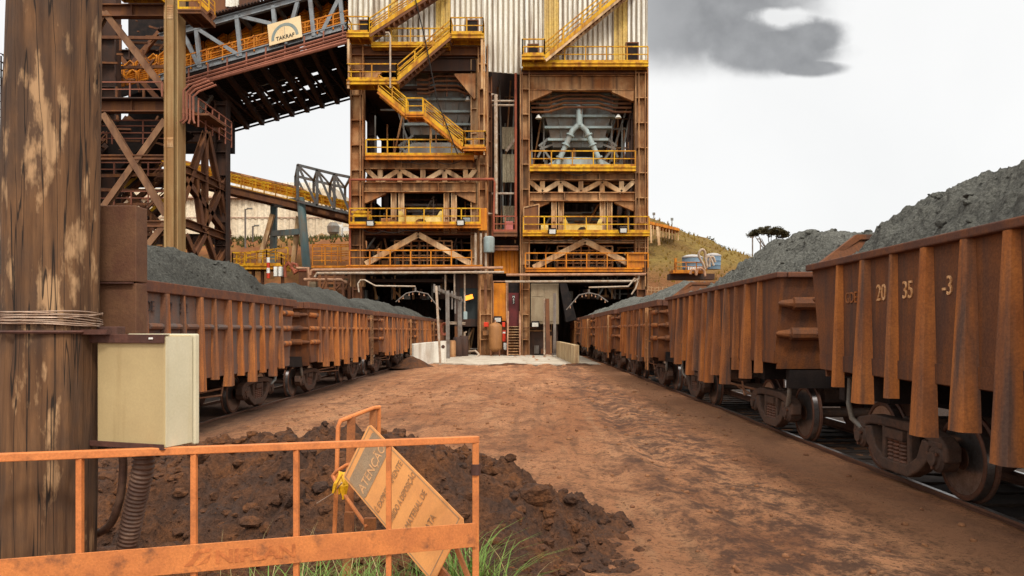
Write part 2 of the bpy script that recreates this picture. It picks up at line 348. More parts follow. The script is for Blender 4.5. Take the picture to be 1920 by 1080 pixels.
def ground_mat():
    m = bpy.data.materials.new('dirt'); m.use_nodes = True; t = m.node_tree; b = t.nodes['Principled BSDF']
    tc = N(t, 'ShaderNodeTexCoord'); s = N(t, 'ShaderNodeSeparateXYZ'); L(t, tc.outputs['Object'], s.inputs[0])
    def nz(sc, S, d=6, r=.6):
        mp = N(t, 'ShaderNodeMapping'); mp.inputs['Scale'].default_value = sc; L(t, tc.outputs['Object'], mp.inputs[0])
        n = N(t, 'ShaderNodeTexNoise', ins={'Scale': S, 'Detail': d, 'Roughness': r}); L(t, mp.outputs[0], n.inputs[0]); return n.outputs[0]
    big = nz((1,.35,1), .55); mid = nz((1,.55,1), 1.7, 7, .68); fin = nz((1,1,1), 19.0, 8, .8); fin2 = nz((1,.7,1), 4.2, 8, .74); rut = nz((1,.07,1), 2.6, 5)
    col = MIX(t, MR(t, big, .38, .62), (.60,.287,.142), (.42,.176,.08))
    col = MIX(t, M2(t, 'MULTIPLY', MR(t, mid, .50, .62), .55), col, (.135,.058,.036))
    col = MIX(t, M2(t, 'MULTIPLY', MR(t, rut, .54, .64), .4), col, (.155,.082,.05))
    col = MIX(t, M2(t, 'MULTIPLY', MR(t, M2(t, 'ADD', mid, rut), .92, .78), .55), col, (.52,.285,.15))
    col = MIX(t, M2(t, 'MULTIPLY', MR(t, fin, .53, .58), .75), col, (.095,.05,.031))
    col = MIX(t, M2(t, 'MULTIPLY', MR(t, fin2, .53, .60), .5), col, (.115,.062,.038))
    # a band of dark ore dust down the middle of the road and a pale packed strip beside the right rail
    xw = M2(t, 'ADD', s.outputs[0], M2(t, 'MULTIPLY', M2(t, 'SUBTRACT', mid, .5), 1.6))
    dk = MR(t, M2(t, 'ABSOLUTE', M2(t, 'SUBTRACT', xw, 2.45)), 1.25, .55)
    col = MIX(t, M2(t, 'MULTIPLY', M2(t, 'MULTIPLY', dk, MR(t, fin2, .44, .56)), .8), col, (.12,.064,.044))
    pl_ = MR(t, M2(t, 'ABSOLUTE', M2(t, 'SUBTRACT', s.outputs[0], 4.15)), .5, .25)
    col = MIX(t, M2(t, 'MULTIPLY', pl_, .55), col, (.42,.2,.105))
    # tyre tracks: smooth pale bands with dark lug marks and edges
    for c in (1.15, 2.75, -.2, .55, 3.35, 1.9):
        xp = M2(t, 'SUBTRACT', M2(t, 'ADD', s.outputs[0], M2(t, 'MULTIPLY', s.outputs[1], .02)), M2(t, 'ADD', M2(t, 'MULTIPLY', M2(t, 'SINE', M2(t, 'ADD', M2(t, 'MULTIPLY', s.outputs[1], .16), c)), .45), c))
        ax_ = M2(t, 'ABSOLUTE', M2(t, 'ADD', xp, M2(t, 'MULTIPLY', M2(t, 'SUBTRACT', fin2, .5), .12)))
        here = M2(t, 'MULTIPLY', MR(t, ax_, .24, .15), MR(t, mid, .66, .48))
        col = MIX(t, M2(t, 'MULTIPLY', here, .75), col, (.68,.37,.20))
        lug = M2(t, 'SINE', M2(t, 'ADD', M2(t, 'MULTIPLY', s.outputs[1], 42.0), M2(t, 'MULTIPLY', ax_, 55.0)))
        col = MIX(t, M2(t, 'MULTIPLY', M2(t, 'MULTIPLY', here, MR(t, lug, .1, .6)), .45), col, (.15,.07,.036))
        edge = M2(t, 'MULTIPLY', MR(t, M2(t, 'ABSOLUTE', M2(t, 'SUBTRACT', ax_, .25)), .06, .01), MR(t, rut, .42, .56))
        col = MIX(t, M2(t, 'MULTIPLY', edge, .9), col, (.11,.055,.032))
    far = MR(t, s.outputs[1], 14, 34); nzf = nz((.25,1,1), .7)
    col = MIX(t, M2(t, 'MULTIPLY', far, MR(t, nzf, .45, .68)), col, (.27,.125,.06))
    # oil and ore dust beside each track
    w1 = MR(t, M2(t, 'ADD', s.outputs[0], M2(t, 'MULTIPLY', mid, 1.6)), -4.2, -6.0)
    col = MIX(t, M2(t, 'MULTIPLY', w1, .8), col, (.07,.05,.042))
    w3 = MR(t, M2(t, 'ABSOLUTE', M2(t, 'SUBTRACT', M2(t, 'ADD', s.outputs[0], M2(t, 'MULTIPLY', rut, .6)), 4.25)), .55, .25)
    col = MIX(t, M2(t, 'MULTIPLY', w3, .3), col, (.15,.075,.042))
    for a_, c_ in ((5.6, 6.6), (-8.0, -9.0)):                        # shade painted into the ground under and beyond the trains
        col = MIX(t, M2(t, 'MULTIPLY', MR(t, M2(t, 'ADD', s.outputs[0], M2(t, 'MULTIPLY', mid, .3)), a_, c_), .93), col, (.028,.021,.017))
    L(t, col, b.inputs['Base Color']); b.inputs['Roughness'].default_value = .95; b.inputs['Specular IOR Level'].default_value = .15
    bp = N(t, 'ShaderNodeBump', ins={'Strength': 1.0, 'Distance': .15})
    L(t, M2(t, 'ADD', M2(t, 'MULTIPLY', fin2, .9), M2(t, 'MULTIPLY', fin, .7)), bp.inputs['Height']); L(t, bp.outputs[0], b.inputs['Normal'])
    MAT['dirt'] = m
ground_mat()
def hill_mat():
    m = bpy.data.materials.new('hill_grass'); m.use_nodes = True; t = m.node_tree; b = t.nodes['Principled BSDF']
    tc = N(t, 'ShaderNodeTexCoord'); s = N(t, 'ShaderNodeSeparateXYZ'); L(t, tc.outputs['Object'], s.inputs[0])
    a = N(t, 'ShaderNodeTexNoise', ins={'Scale': .22, 'Detail': 8.0, 'Roughness': .68}); L(t, tc.outputs['Object'], a.inputs[0])
    f = N(t, 'ShaderNodeTexNoise', ins={'Scale': 1.6, 'Detail': 6.0, 'Roughness': .75}); L(t, tc.outputs['Object'], f.inputs[0])
    col = MIX(t, MR(t, a.outputs[0], .4, .6), (.22,.15,.042), (.165,.095,.032))
    col = MIX(t, MR(t, M2(t, 'ADD', s.outputs[2], M2(t, 'MULTIPLY', a.outputs[0], 5.0)), 15.5, 13.0), col, (.22,.098,.042))
    col = MIX(t, M2(t, 'MULTIPLY', MR(t, f.outputs[0], .5, .62), .7), col, (.09,.06,.022))
    L(t, col, b.inputs['Base Color']); b.inputs['Roughness'].default_value = .95; b.inputs['Specular IOR Level'].default_value = .1
    bp = N(t, 'ShaderNodeBump', ins={'Strength': 1.0, 'Distance': .5}); L(t, f.outputs[0], bp.inputs['Height']); L(t, bp.outputs[0], b.inputs['Normal'])
    MAT['hill_grass'] = m
hill_mat()
mat('red_bank', (.19,.085,.042), (.135,.06,.032), (.15,.10,.04), .12, .95, .5, fine=1.2, c3amt=.7, dist=.3)
# ================================================================ the setting
XR, XL, ZL = 5.66, -7.70, -0.11                 # centre lines of the two tracks; the left one lies a little lower
def gz(x, y):
    z = -0.07 + .035*sstep(-2.5, .5, x)*sstep(3.2, 1.2, x)
    z -= .10*sstep(-5.2, -6.6, x)
    z -= .12*sstep(4.80, 4.98, x)                # dips between the rails
    z += .045*sstep(3.6, 4.3, x)*sstep(4.85, 4.6, x)
    z += .36*sstep(6.6, 3.2, y)*sstep(1.4, -1.0, x)
    z += .02*fbm(x*.35, y*.25, 1, 3)
    if -7 < x < 4.9 and y < 60:
        z += .022*fbm(x*1.6, y*.9, 5, 4) + .012*noise.noise(Vector((x*7, y*4.5, 2)))
        for c, wdt, amp in ((1.15, .22, .075), (2.75, .24, .08), (-.2, .3, .05)):   # wheel ruts
            cx = c+.45*math.sin(y*.16+c)-.02*y
            z -= amp*math.exp(-((x-cx)/wdt)**2)*(0.5+noise.noise(Vector((c, y*.5, 0))))
            z += amp*.5*math.exp(-((abs(x-cx)-.38)/.16)**2)*(.6+noise.noise(Vector((c+5, y*.8, 0))))
    return z
def axis(pts):
    r = []
    for (a, b, s) in pts:
        n = max(1, int(round((b-a)/s))); r += [a+(b-a)*i/n for i in range(n)]
    return r+[pts[-1][1]]
def grid(xs, ys, fz, name, m, smooth=True):
    nx = len(xs); vs = [(x, y, fz(x, y)) for y in ys for x in xs]
    fs = [(j*nx+i, j*nx+i+1, (j+1)*nx+i+1, (j+1)*nx+i) for j in range(len(ys)-1) for i in range(nx-1)]
    b = MB(); b.v = [Vector(v) for v in vs]; b.f = fs
    return b.build(name, m, None, smooth, angle=180)
gx = axis([(-1500,-60,360), (-60,-12,6), (-12,-7,.4), (-7,-2,.11), (-2,5,.07), (5,8,.3), (8,60,6.5), (60,1500,360)])
gy = axis([(-300,-10,60), (-10,2,1.5), (2,12,.07), (12,24,.14), (24,44,.3), (44,64,1.0), (64,160,12), (160,2000,300)])
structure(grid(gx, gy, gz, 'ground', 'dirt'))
# concrete apron before the loading station, its front edge half buried in dirt
ap = MB(); pts = []
for i in range(40):
    t = i/39; x = -5.6+(10.0)*t; pts.append((x, 41.5+1.0*fbm(x*.5, 3, 0, 3)+2.6*max(0, (-3.3-x))*.5))
n = len(pts); ap.v = [Vector((x, y, -.012)) for x, y in pts]+[Vector((x, 58.5, -.012)) for x, y in pts]+[Vector((x, y, -.3)) for x, y in pts]
ap.f = [(i, i+1, n+i+1, n+i) for i in range(n-1)]+[(2*n+i, 2*n+i+1, i+1, i) for i in range(n-1)]
structure(ap.build('concrete_apron', 'concrete'))
for xc, z0, y0 in ((XR, 0, -2), (XL, ZL, 6)):
    bb = grid(axis([(xc-.74, xc+2.3, .12)]), axis([(y0, 30, .12), (30, 78, .8)]), lambda x, y: z0-.185+.035*fbm(x*4, y*4, 1, 3), 'ballast_bed', 'ballast'); structure(bb)
# red earth bank and works terrace behind the left train
def bank(x, y):
    t = sstep(68, 93, y+.06*(x+30))
    return -1.0+14.2*t + .5*fbm(x*.1, y*.12, 3, 4)*sstep(66, 74, y)*(1 if y < 93 else .25) - 4*sstep(-16, -9, x)
structure(grid(axis([(-150,-60,9), (-60,-9,.9)]), axis([(64,100,.8), (100,240,14)]), bank, 'red_earth_bank', 'red_bank'))
def hill(x, y):
    u_ = (x-17.5)/1.0
    crest = 18.2-.345*(x-18.5)-.0035*(x-18.5)**2
    f = sstep(68, 112, y); ledge = 1.2*sstep(84, 86, y)-1.2*sstep(80, 96, y)
    z = 1.0+(crest-1.0)*f + ledge + .75*fbm(x*.22, y*.22, 3, 5)*sstep(66, 76, y)
    if y > 116: z -= (y-116)*.25
    return max(z, -3)
structure(grid(axis([(8,70,.7), (70,160,10)]), axis([(64,122,.7), (122,200,10)]), hill, 'hillside', 'hill_grass'))
# ---- railway tracks
def rail_prof(): return [(-.07,0),(.07,0),(.07,.012),(.012,.03),(.012,.11),(.036,.122),(.036,.15),(-.036,.15),(-.036,.122),(-.012,.11),(-.012,.03),(-.07,.012)]
def track(xc, z0, y0, y1, sl, label):
    t = thing('railway_track', label, 'railway track', (xc, y0, z0-.15), 'railway tracks')
    for s in (-1, 1):
        r = MB().prism(rail_prof(), (xc+s*.836, y0, z0-.15), (1,0,0), (0,0,1), (0, y1-y0, 0)).build('rail', 'rail', t)
        MB().box((xc+s*.836-.028, y0, z0+.0005), (xc+s*.836+.028, y1, z0+.003)).build('running_surface', 'railhead', r)
    y = y0+.3
    while y < sl:
        MB().box((xc-1.25, y-.11, z0-.34), (xc+1.25, y+.11, z0-.152)).build('sleeper', 'ballast', t, bevel=.01); y += .62
track(XR, 0, 1.0, 76, 24, 'shiny topped rails under the right hand ore train beside the dirt road')
track(XL, ZL, 7.5, 76, 26, 'dusty rails under the left hand ore train beyond the mound')
# ---- dark mound of heaped earth
def mound_base(x, y):
    dx = (x+1.45)/(2.6 if x > -1.45 else 5.2); dy = (y-7.0)/(1.75 if y > 7.0 else 2.6)
    w = .16*fbm(x*.9, y*.9, 9, 3); d = math.sqrt(dx*dx+dy*dy)+w
    return max(-.25, .95*(1-sstep(.12, 1.04, d)) - .25*sstep(.92, 1.1, d))
def mound(x, y):
    h = mound_base(x, y); k = sstep(-.1, .2, h)
    z = gz(x, y)*0+ .18*sstep(6.6, 3.2, y)*sstep(1.4, -1.0, x)-.06 + h
    q = Vector((x, y, 0))
    d1 = noise.voronoi(q*3.4+Vector((fbm(x*2, y*2, 1, 2)*.6, 0, 0)))[0]; d2 = noise.voronoi(q*8.5+Vector((3.3, fbm(x*4, y*4, 1, 2)*.5, 0)))[0]
    d3 = noise.voronoi(q*18+Vector((1.3, 5, 0)))[0]
    z += k*(.17*(.42-d1[0]) + .11*(.4-d2[0]) + .05*(.4-d3[0]) + .07*fbm(x*5, y*5, 2, 4) + .016*noise.noise(q*30))
    return z
tag(grid(axis([(-6.6,-3.6,.05), (-3.6,1.6,.027)]), axis([(3.9,9.6,.028)]), mound, 'earth_mound', 'clod'),
    'dark lumpy mound of heaped wet earth behind the orange barrier', 'earth mound')
def lump(b, c, r, rnd):
    import bmesh
    bm = bmesh.new(); bmesh.ops.create_icosphere(bm, subdivisions=2 if r > .02 else 1, radius=1.0)
    o = Vector((rnd.random()*50, rnd.random()*50, 0)); sc = Vector((rnd.uniform(.8,1.3), rnd.uniform(.8,1.3), rnd.uniform(.55,.9)))
    vs = []
    for v_ in bm.verts:
        k = .75+.75*noise.voronoi(v_.co*1.1+o)[0][0]+.35*noise.noise(v_.co*2.6+o); vs.append(Vector(c)+Vector((v_.co.x*sc.x, v_.co.y*sc.y, v_.co.z*sc.z))*r*k)
    b.add(vs, [tuple(q.index for q in f.verts) for f in bm.faces]); bm.free()
rnd = random.Random(4); cb = MB(); n = 0
while n < 4600:
    x, y = rnd.uniform(-4.6, 1.5), rnd.uniform(4.1, 9.2); h = mound_base(x, y)
    if h < -.05: continue
    n += 1; r = .007+.05*rnd.random()**8; lump(cb, (x, y, mound(x, y)+r*.05), r, rnd)
for i in range(22):
    a = rnd.uniform(0, 6.28); x, y = -1.4+2.2*math.cos(a)*rnd.random(), 6.3+1.6*math.sin(a)*rnd.random(); lump(cb, (x, y, mound(x, y)+.01), rnd.uniform(.05, .11), rnd)
tag(cb.build('earth_clods', 'clod', None, False), 'loose clods of dark earth strewn over the mound', 'clods', kind='stuff')
sb = MB()
for i in range(3200):
    y = 3.2+24*rnd.random()**1.7; x = rnd.uniform(-5.5, 4.4); r = .005+.022*rnd.random()**5*(1+y*.03)
    lump(sb, (x, y, gz(x, y)+r*.2), r, rnd)
tag(sb.build('road_stones', 'stone', None, True, angle=180), 'small stones and crumbs scattered over the dirt road', 'stones', kind='stuff')
# little heaps of dirt where the apron begins
for (x, y, rx, ry, h, lab) in ((-5.9, 40.0, 1.3, 1.6, .55, 'low heap of earth at the left corner of the concrete apron'), (-.6, 41.2, 1.6, .9, .16, 'thin spill of earth on the middle of the apron edge'), (3.1, 41.3, 1.3, .7, .14, 'thin spill of earth at the right end of the apron edge')):
    tag(grid(axis([(x-rx*1.1, x+rx*1.1, rx*.07)]), axis([(y-ry*1.1, y+ry*1.1, ry*.07)]),
        lambda a, c: -.09+h*(1-sstep(0, 1, math.hypot((a-x)/rx, (c-y)/ry)+.12*fbm(a*1.5, c*1.5, 4, 3)))+.04*fbm(a*3, c*3, 1, 3), 'dirt_heap', 'clod'), lab, 'dirt heap', 'dirt heaps along the apron edge')
# ================================================================ ore wagons
LW, HWD, TOP, SB = 9.3, 1.5, 2.77, 1.32         # length, half width of the side sheet, height of the rim, bottom of the sheet
def side_inset(z): return .34*(TOP-z)/(TOP-SB)  # the end walls lean in towards the bottom
def make_bogie(root, yc):
    bo = MB(); bo.box((-.22, yc-.2, .55), (.22, yc+.2, .88)); bo.box((-.95, yc-.16, .62), (.95, yc+.16, .80)); bo = bo.build('bogie', 'bogie', root, bevel=.02)
    prof = [(-.085,.36),(-.085,.50),(-.04,.485),(-.035,.455),(.045,.45),(.06,.41),(.06,.39),(.045,.375),(-.03,.37),(-.035,.14),(-.05,.12)]
    for dy in (-.9, .9):
        for s in (-1, 1):
            # web, rim and flange as one turned disc; the dished face looks outwards (x sign s)
            pr = [(-.075,.14),(-.075,.36),(-.085,.44),(-.07,.487),(-.045,.487),(-.03,.459),(.06,.452),(.068,.44),(.068,.40),(.02,.37),(.0,.25),(.02,.15),(.06,.12),(.06,.075)]
            w = MB().lathe([(t*s, r) for t, r in pr], (s*.80, yc+dy, .457), (1,0,0), 36).build('wheel', 'wheel', bo, True, angle=35)
            MB().lathe([(-.02*s, .4605), (.055*s, .4540)], (s*.80, yc+dy, .457), (1,0,0), 36).build('tread', 'tread', bo, True, angle=50)
        MB().lathe([(-.86,.08),(.86,.08)], (0, yc+dy, .457), (1,0,0), 14).build('axle', 'bogie', bo, True)
    for s in (-1, 1):
        x = s*1.06; f = MB()
        # cast side frame: arched top member, two sloping members down to the spring seat, pedestal jaws over the boxes
        def bar(a, c, h, w=.15): f.beam((x, yc+a[0], a[1]), (x, yc+c[0], c[1]), w, h)
        outline = [(-1.12,.44),(-1.12,.60),(-.98,.70),(-.55,.78),(.55,.78),(.98,.70),(1.12,.60),(1.12,.44),(1.04,.40),(1.04,.56),(.76,.56),(.74,.42),(.52,.27),(.30,.15),(-.30,.15),(-.52,.27),(-.74,.42),(-.76,.56),(-1.04,.56),(-1.04,.40)]
        hole1 = [(-.62,.64),(-.36,.66),(-.36,.42),(-.5,.40)]
        # split into strips so that the windows stay open
        top = [(-1.12,.44),(-1.12,.60),(-.98,.70),(-.55,.78),(.55,.78),(.98,.70),(1.12,.60),(1.12,.44),(1.03,.42),(1.02,.575),(.62,.645),(.34,.665),(-.34,.665),(-.62,.645),(-1.02,.575),(-1.03,.42)]
        f.prism(top, (x-s*.085, yc, 0), (0,1,0), (0,0,1), (s*.17, 0, 0))
        low = [(-.78,.60),(-.62,.63),(-.50,.40),(-.28,.275),(.28,.275),(.50,.40),(.62,.63),(.78,.60),(.74,.40),(.54,.24),(.30,.13),(-.30,.13),(-.54,.24),(-.74,.40)]
        f.prism(low, (x-s*.087, yc, 0), (0,1,0), (0,0,1), (s*.174, 0, 0))
        for q in (-1, 1): f.box((x-.07, yc+q*.30-.045, .26), (x+.07, yc+q*.30+.045, .68))
        f.build('side_frame', 'bogie', bo, bevel=.022)
        for q in (-.14, 0, .14):
            pr = []
            for i in range(17): pr.append((.275+.25*i/16, .068 if i % 3 != 2 else .048))
            MB().lathe(pr, (x+s*.02, yc+q*1.0, 0), (0,0,1), 12).build('spring', 'wheel', bo, True, angle=60)
        MB().box((x-.1, yc-.21, .53), (x+.12*s if s > 0 else x+.1, yc+.21, .655)).build('bolster_end', 'bogie', bo, bevel=.015)
        for dy in (-.9, .9):
            c = (x, yc+dy, .457)
            MB().lathe([(-.10*s,.15),(.07*s,.155),(.09*s,.13),(.10*s,.125),(.105*s,.085),(.135*s,.08),(.14*s,.03)], c, (1,0,0), 18).build('axle_cap', 'bogie', bo, True, angle=35)
            bl = MB()
            for k in range(3):
                g = k*2.094+.5; bl.lathe([(.1*s,.022),(.128*s,.022)], (c[0], c[1]+.1*math.cos(g), c[2]+.1*math.sin(g)), (1,0,0), 8)
            bl.build('bolt', 'wheel', bo)
            MB().box((x-.09, yc+dy-.14, .57), (x+.09, yc+dy+.14, .64)).build('adapter', 'bogie', bo, bevel=.015)
def make_wagon(kind):
    root = thing('ore_wagon', 'x', 'ore wagon')
    SB = 1.32 if kind == 'A' else 1.03                     # bottom of the side sheet
    b = MB(); e = LW/2; i0 = side_inset(SB)
    poly = [(-e,TOP),(-e+i0,SB),(e-i0,SB),(e,TOP)]
    for s in (-1, 1): b.prism(poly, (s*HWD, 0, 0), (0,1,0), (0,0,1), (-s*.05, 0, 0))
    b.box((-HWD+.06, -e+i0+.02, SB-.02), (HWD-.06, e-i0-.02, SB+.06))
    # lower side sill, 1.5 cm proud
    b.prism([(-e+i0-.04, SB+.20),(-e+i0, SB),(e-i0, SB),(e-i0+.04, SB+.20)], (-HWD-.015, 0, 0), (0,1,0), (0,0,1), (.012, 0, 0))
    b.build('body', 'wagon_rust' if kind == 'A' else 'wagon_grey' if kind == 'G' else 'wagon_rust', root)
    for q in (-1, 1):
        crown = .46 if (kind == 'A' and q > 0) else 0
        pts = [(-HWD+.051,TOP),(-HWD+.051,SB-.10),(HWD-.051,SB-.10),(HWD-.051,TOP)]
        if crown: pts += [(.85,TOP+crown),(-.85,TOP+crown)]
        w = MB()
        ay = Vector((0, -q*.0, 1)); n = len(pts)
        f3 = lambda p, o: Vector((p[0], q*(e-side_inset(p[1])-o), p[1]))
        vs = [f3(p, .0) for p in pts]+[f3(p, .05) for p in pts]
        w.add(vs, [tuple(range(n)), tuple(range(n, 2*n))]+[(k, (k+1) % n, n+(k+1) % n, n+k) for k in range(n)])
        if crown: w.prism([(-.85,TOP+crown),(-HWD+.05,TOP),(-HWD+.13,TOP),(-.80,TOP+crown-.07),(.80,TOP+crown-.07),(HWD-.13,TOP),(HWD-.05,TOP),(.85,TOP+crown)], (0, q*(e+.002), 0), (1,0,0), (0,0,1), (0, q*.10, 0))
        ew = w.build('end_wall', 'wagon_rust' if kind != 'G' else 'wagon_rust', root)
        for z in ((2.29, 1.80) if kind == 'A' else (2.42, 2.02, 1.62)):
            y = q*(e-side_inset(z)+.02); r = .085 if kind == 'A' else .075
            MB().lathe([(-1.52,.015),(-1.47,r*.62),(-1.30,r*.9),(-1.28,r*1.25),(1.28,r*1.25),(1.30,r*.9),(1.47,r*.62),(1.52,.015)], (0, y, z), (1,0,0), 10).build('end_stiffener', 'wagon_rust', ew, True, angle=35)
        if kind != 'A':
            for z in (2.42, 2.02, 1.62):
                y = q*(e-side_inset(z))
                MB().lathe([(-.42,r*.5),(-.36,r),(.36,r),(.42,r*.6)], (-HWD-.02, y-q*.52, z), (0,1,0), 10).build('corner_stiffener', 'wagon_rib', ew, True, angle=35)
    # rim
    rh = .07 if kind == 'A' else .17
    rm = MB()
    for s in (-1, 1): rm.box((s*HWD-.085, -e-.03, TOP-rh), (s*HWD+.085, e+.03, TOP+.02))
    for q in (-1, 1):
        if not (kind == 'A' and q > 0): rm.box((-HWD+.085, q*e-.07, TOP-rh), (HWD-.085, q*e+.07, TOP+.018))
    rm.build('rim', 'wagon_dark' if kind != 'A' else 'wagon_dark', root, bevel=.015)
    # ribs on the sides
    def rib(y, wt, wb, pt, pb, zb, m, name='rib', flat=.30):
        zt = TOP-rh-.002; v = []
        for z, w_, p in ((zb, wb, pb), (zt, wt, pt)):
            x0 = -HWD+(0 if z < SB else .004)
            for a, o in ((-.5, 0), (-flat-.06, .82), (-flat+.08, 1), (flat-.08, 1), (flat+.06, .82), (.5, 0)): v.append((-HWD+.002-p*o, y+a*w_, z))
        f = [(0,1,2,3,4,5), (11,10,9,8,7,6)]+[(k, k+6, (k+1)%6+6, (k+1)%6) for k in range(6)]
        return MB().add(v, f).build(name, m, root)
    if kind == 'A':
        offs = [(1.0,'t',1.12),(1.72,'w',.98),(2.40,'t',1.10),(3.08,'w',.78),(3.78,'w',.92),(4.40,'w',.72)]
        pl = [(-e+o, k, z) for o, k, z in offs]+[(e-o, k, z) for o, k, z in offs]
        for y, k, z in pl:
            if k == 'w': rib(y, .16, .34, .08, .17, z, 'wagon_rib')
            else: rib(y, .09, .15, .07, .13, z, 'wagon_rib', 'post', .25)
    else:
        offs = [(1.2,'t',1.0),(1.89,'w',.84),(2.58,'t',.97),(3.27,'w',.80),(3.96,'t',.98)]
        pl = [(-e+o, k, z) for o, k, z in offs]+[(0, 'w', .80)]+[(e-o, k, z) for o, k, z in offs]
        for y, k, z in pl:
            if k == 'w': rib(y, .13, .26, .11, .16, z, 'wagon_rib', flat=.34)
            else: rib(y, .05, .14, .08, .14, z, 'wagon_rib', 'post', .34)
        ys = sorted(y for y, k, z in pl); mb = MB()
        for a, c in zip(ys, ys[1:]): mb.tube([(-HWD-.03, a+.09, 2.03), (-HWD-.045, c-.09, 2.03)], .055, 8)
        mb.build('waist_bar', 'wagon_rib' if kind != 'G' else 'wagon_grey', root, True)
        ld = MB()
        for s in (-.17, .17): ld.box((-HWD-.24, -e+1.02+s-.02, .62), (-HWD-.20, -e+1.02+s+.02, TOP-.2))
        for k in range(7): ld.box((-HWD-.235, -e+1.02-.17, .72+k*.28), (-HWD-.215, -e+1.02+.17, .745+k*.28))
        for z in (1.5, 2.5): ld.box((-HWD-.2, -e+1.0, z), (-HWD, -e+1.04, z+.05))
        if kind == 'B': ld.build('ladder', 'steel', root)
    u = MB(); u.box((-.3, -e+.15, .86), (.3, e-.15, 1.29)); u.box((-1.3, -.12, .98), (1.3, .12, 1.29))
    for q in (-1, 1): u.box((-1.3, q*3.0-.2, .98), (1.3, q*3.0+.2, 1.29)); u.box((-1.25, q*(e-.42)-.08, .90), (1.25, q*(e-.42)+.08, 1.2))
    u.build('underframe', 'black_steel', root)
    MB().lathe([(-.55,.05),(-.5,.17),(.5,.17),(.55,.05)], (-.75, .35, .86), (0,1,0), 16).build('air_tank', 'bogie', root, True, angle=40)
    rg = MB(); rg.tube([(-.75, -1.9, .62), (-.75, 1.9, .62)], .025, 6); rg.tube([(-1.05, -1.0, .8), (-1.0, -1.0, .52), (-.75, -.6, .5), (-.6, .9, .55)], .02, 6)
    rg.build('brake_rigging', 'pipe', root)
    for q in (-1, 1):
        cp = MB(); cp.box((-.11, q*(e-.2)-.1, .80), (.11, q*(e+.42)+.1, 1.02)); cp.box((-.17, q*(e+.48)-.16, .76), (.17, q*(e+.48)+.12, 1.08))
        cp.build('coupler', 'bogie', root, bevel=.03)
        MB().tube([(-1.18, q*(e-.52), 1.2), (-1.19, q*(e-.50), .86), (-1.18, q*(e-.58), .66), (-1.12, q*(e-.80), .55)], .036, 10).build('brake_hose', 'hopper', root, True)
        make_bogie(root, q*3.0)
    return root
# ---- heaps of ore
def make_ore(name, label, xc, z0, y0, y1, ctrl, seed, res, rough=1.0, off=0):
    n = max(8, int((y1-y0)/res)); mN = max(8, int(2.88/res)); xs = [-1.44+2.88*i/mN for i in range(mN+1)]; ys = [y0+.12+(y1-y0-.24)*i/n for i in range(n+1)]
    def prof(y):
        for (a, ha), (c, hc) in zip(ctrl, ctrl[1:]):
            if a <= y <= c: t = (y-a)/(c-a); t = t*t*(3-2*t); return ha+(hc-ha)*t
        return ctrl[-1][1] if y > ctrl[-1][0] else ctrl[0][1]
    def fz(x, y):
        x += .08*fbm(x*2, y*1.3, seed, 2)
        pk = prof(y)*(1+.06*fbm(y*.9, seed, 0, 2)); a = max(0, 1-abs(x-off)/(1.44+(off if x < off else -off)*1.0))
        h = pk*min(1.0, 1.0-(1-min(1, a*1.25))**1.5)
        q = Vector((x, y, seed*3.1)); k = min(1, a*8+.2)*rough
        band = .35+.65*sstep(.82, .45, a)                          # the slope is lumpier than the cap
        d = noise.voronoi(q*5.5)[0][0]; d2 = noise.voronoi(q*12.0)[0][0]
        h += k*(.09*fbm(x*1.8, y*1.8, seed, 3) + band*(.12*(.4-d)+.08*(.4-d2)+.05*fbm(x*6, y*6, seed, 4)) + .025*noise.noise(q*20))
        return z0+TOP-.07+max(-.03, h)
    vs = [Vector((xc+x, y, fz(x, y))) for y in ys for x in xs]; nx = len(xs); ny = len(ys)
    fs = [(j*nx+i, j*nx+i+1, (j+1)*nx+i+1, (j+1)*nx+i) for j in range(ny-1) for i in range(nx-1)]
    # closed underneath, so the heap has a body
    rim_ = [i for i in range(nx)]+[j*nx+nx-1 for j in range(1, ny)]+[(ny-1)*nx+i for i in range(nx-2, -1, -1)]+[j*nx for j in range(ny-2, 0, -1)]
    o = len(vs); vs += [Vector((vs[i].x, vs[i].y, z0+TOP-.3)) for i in rim_]; kk = len(rim_)
    fs += [(rim_[(i+1) % kk], rim_[i], o+i, o+(i+1) % kk) for i in range(kk)]+[tuple(o+i for i in range(kk))]
    b = MB(); b.v = vs; b.f = fs; rl = random.Random(seed)
    if res < .06:                                                  # loose lumps lying on the slopes
        for i in range(700):
            x, y = rl.uniform(-1.35, 1.2), rl.uniform(y0+.2, y1-.2); r = .010+.045*rl.random()**7; lump(b, (xc+x, y, fz(x, y)+r*.1), r, rl)
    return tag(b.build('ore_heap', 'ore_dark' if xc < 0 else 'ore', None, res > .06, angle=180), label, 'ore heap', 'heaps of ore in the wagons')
pa, pb, pg = make_wagon('A'), make_wagon('B'), make_wagon('G')
G_ = 'ore wagons of the two trains'
EL = LW/2
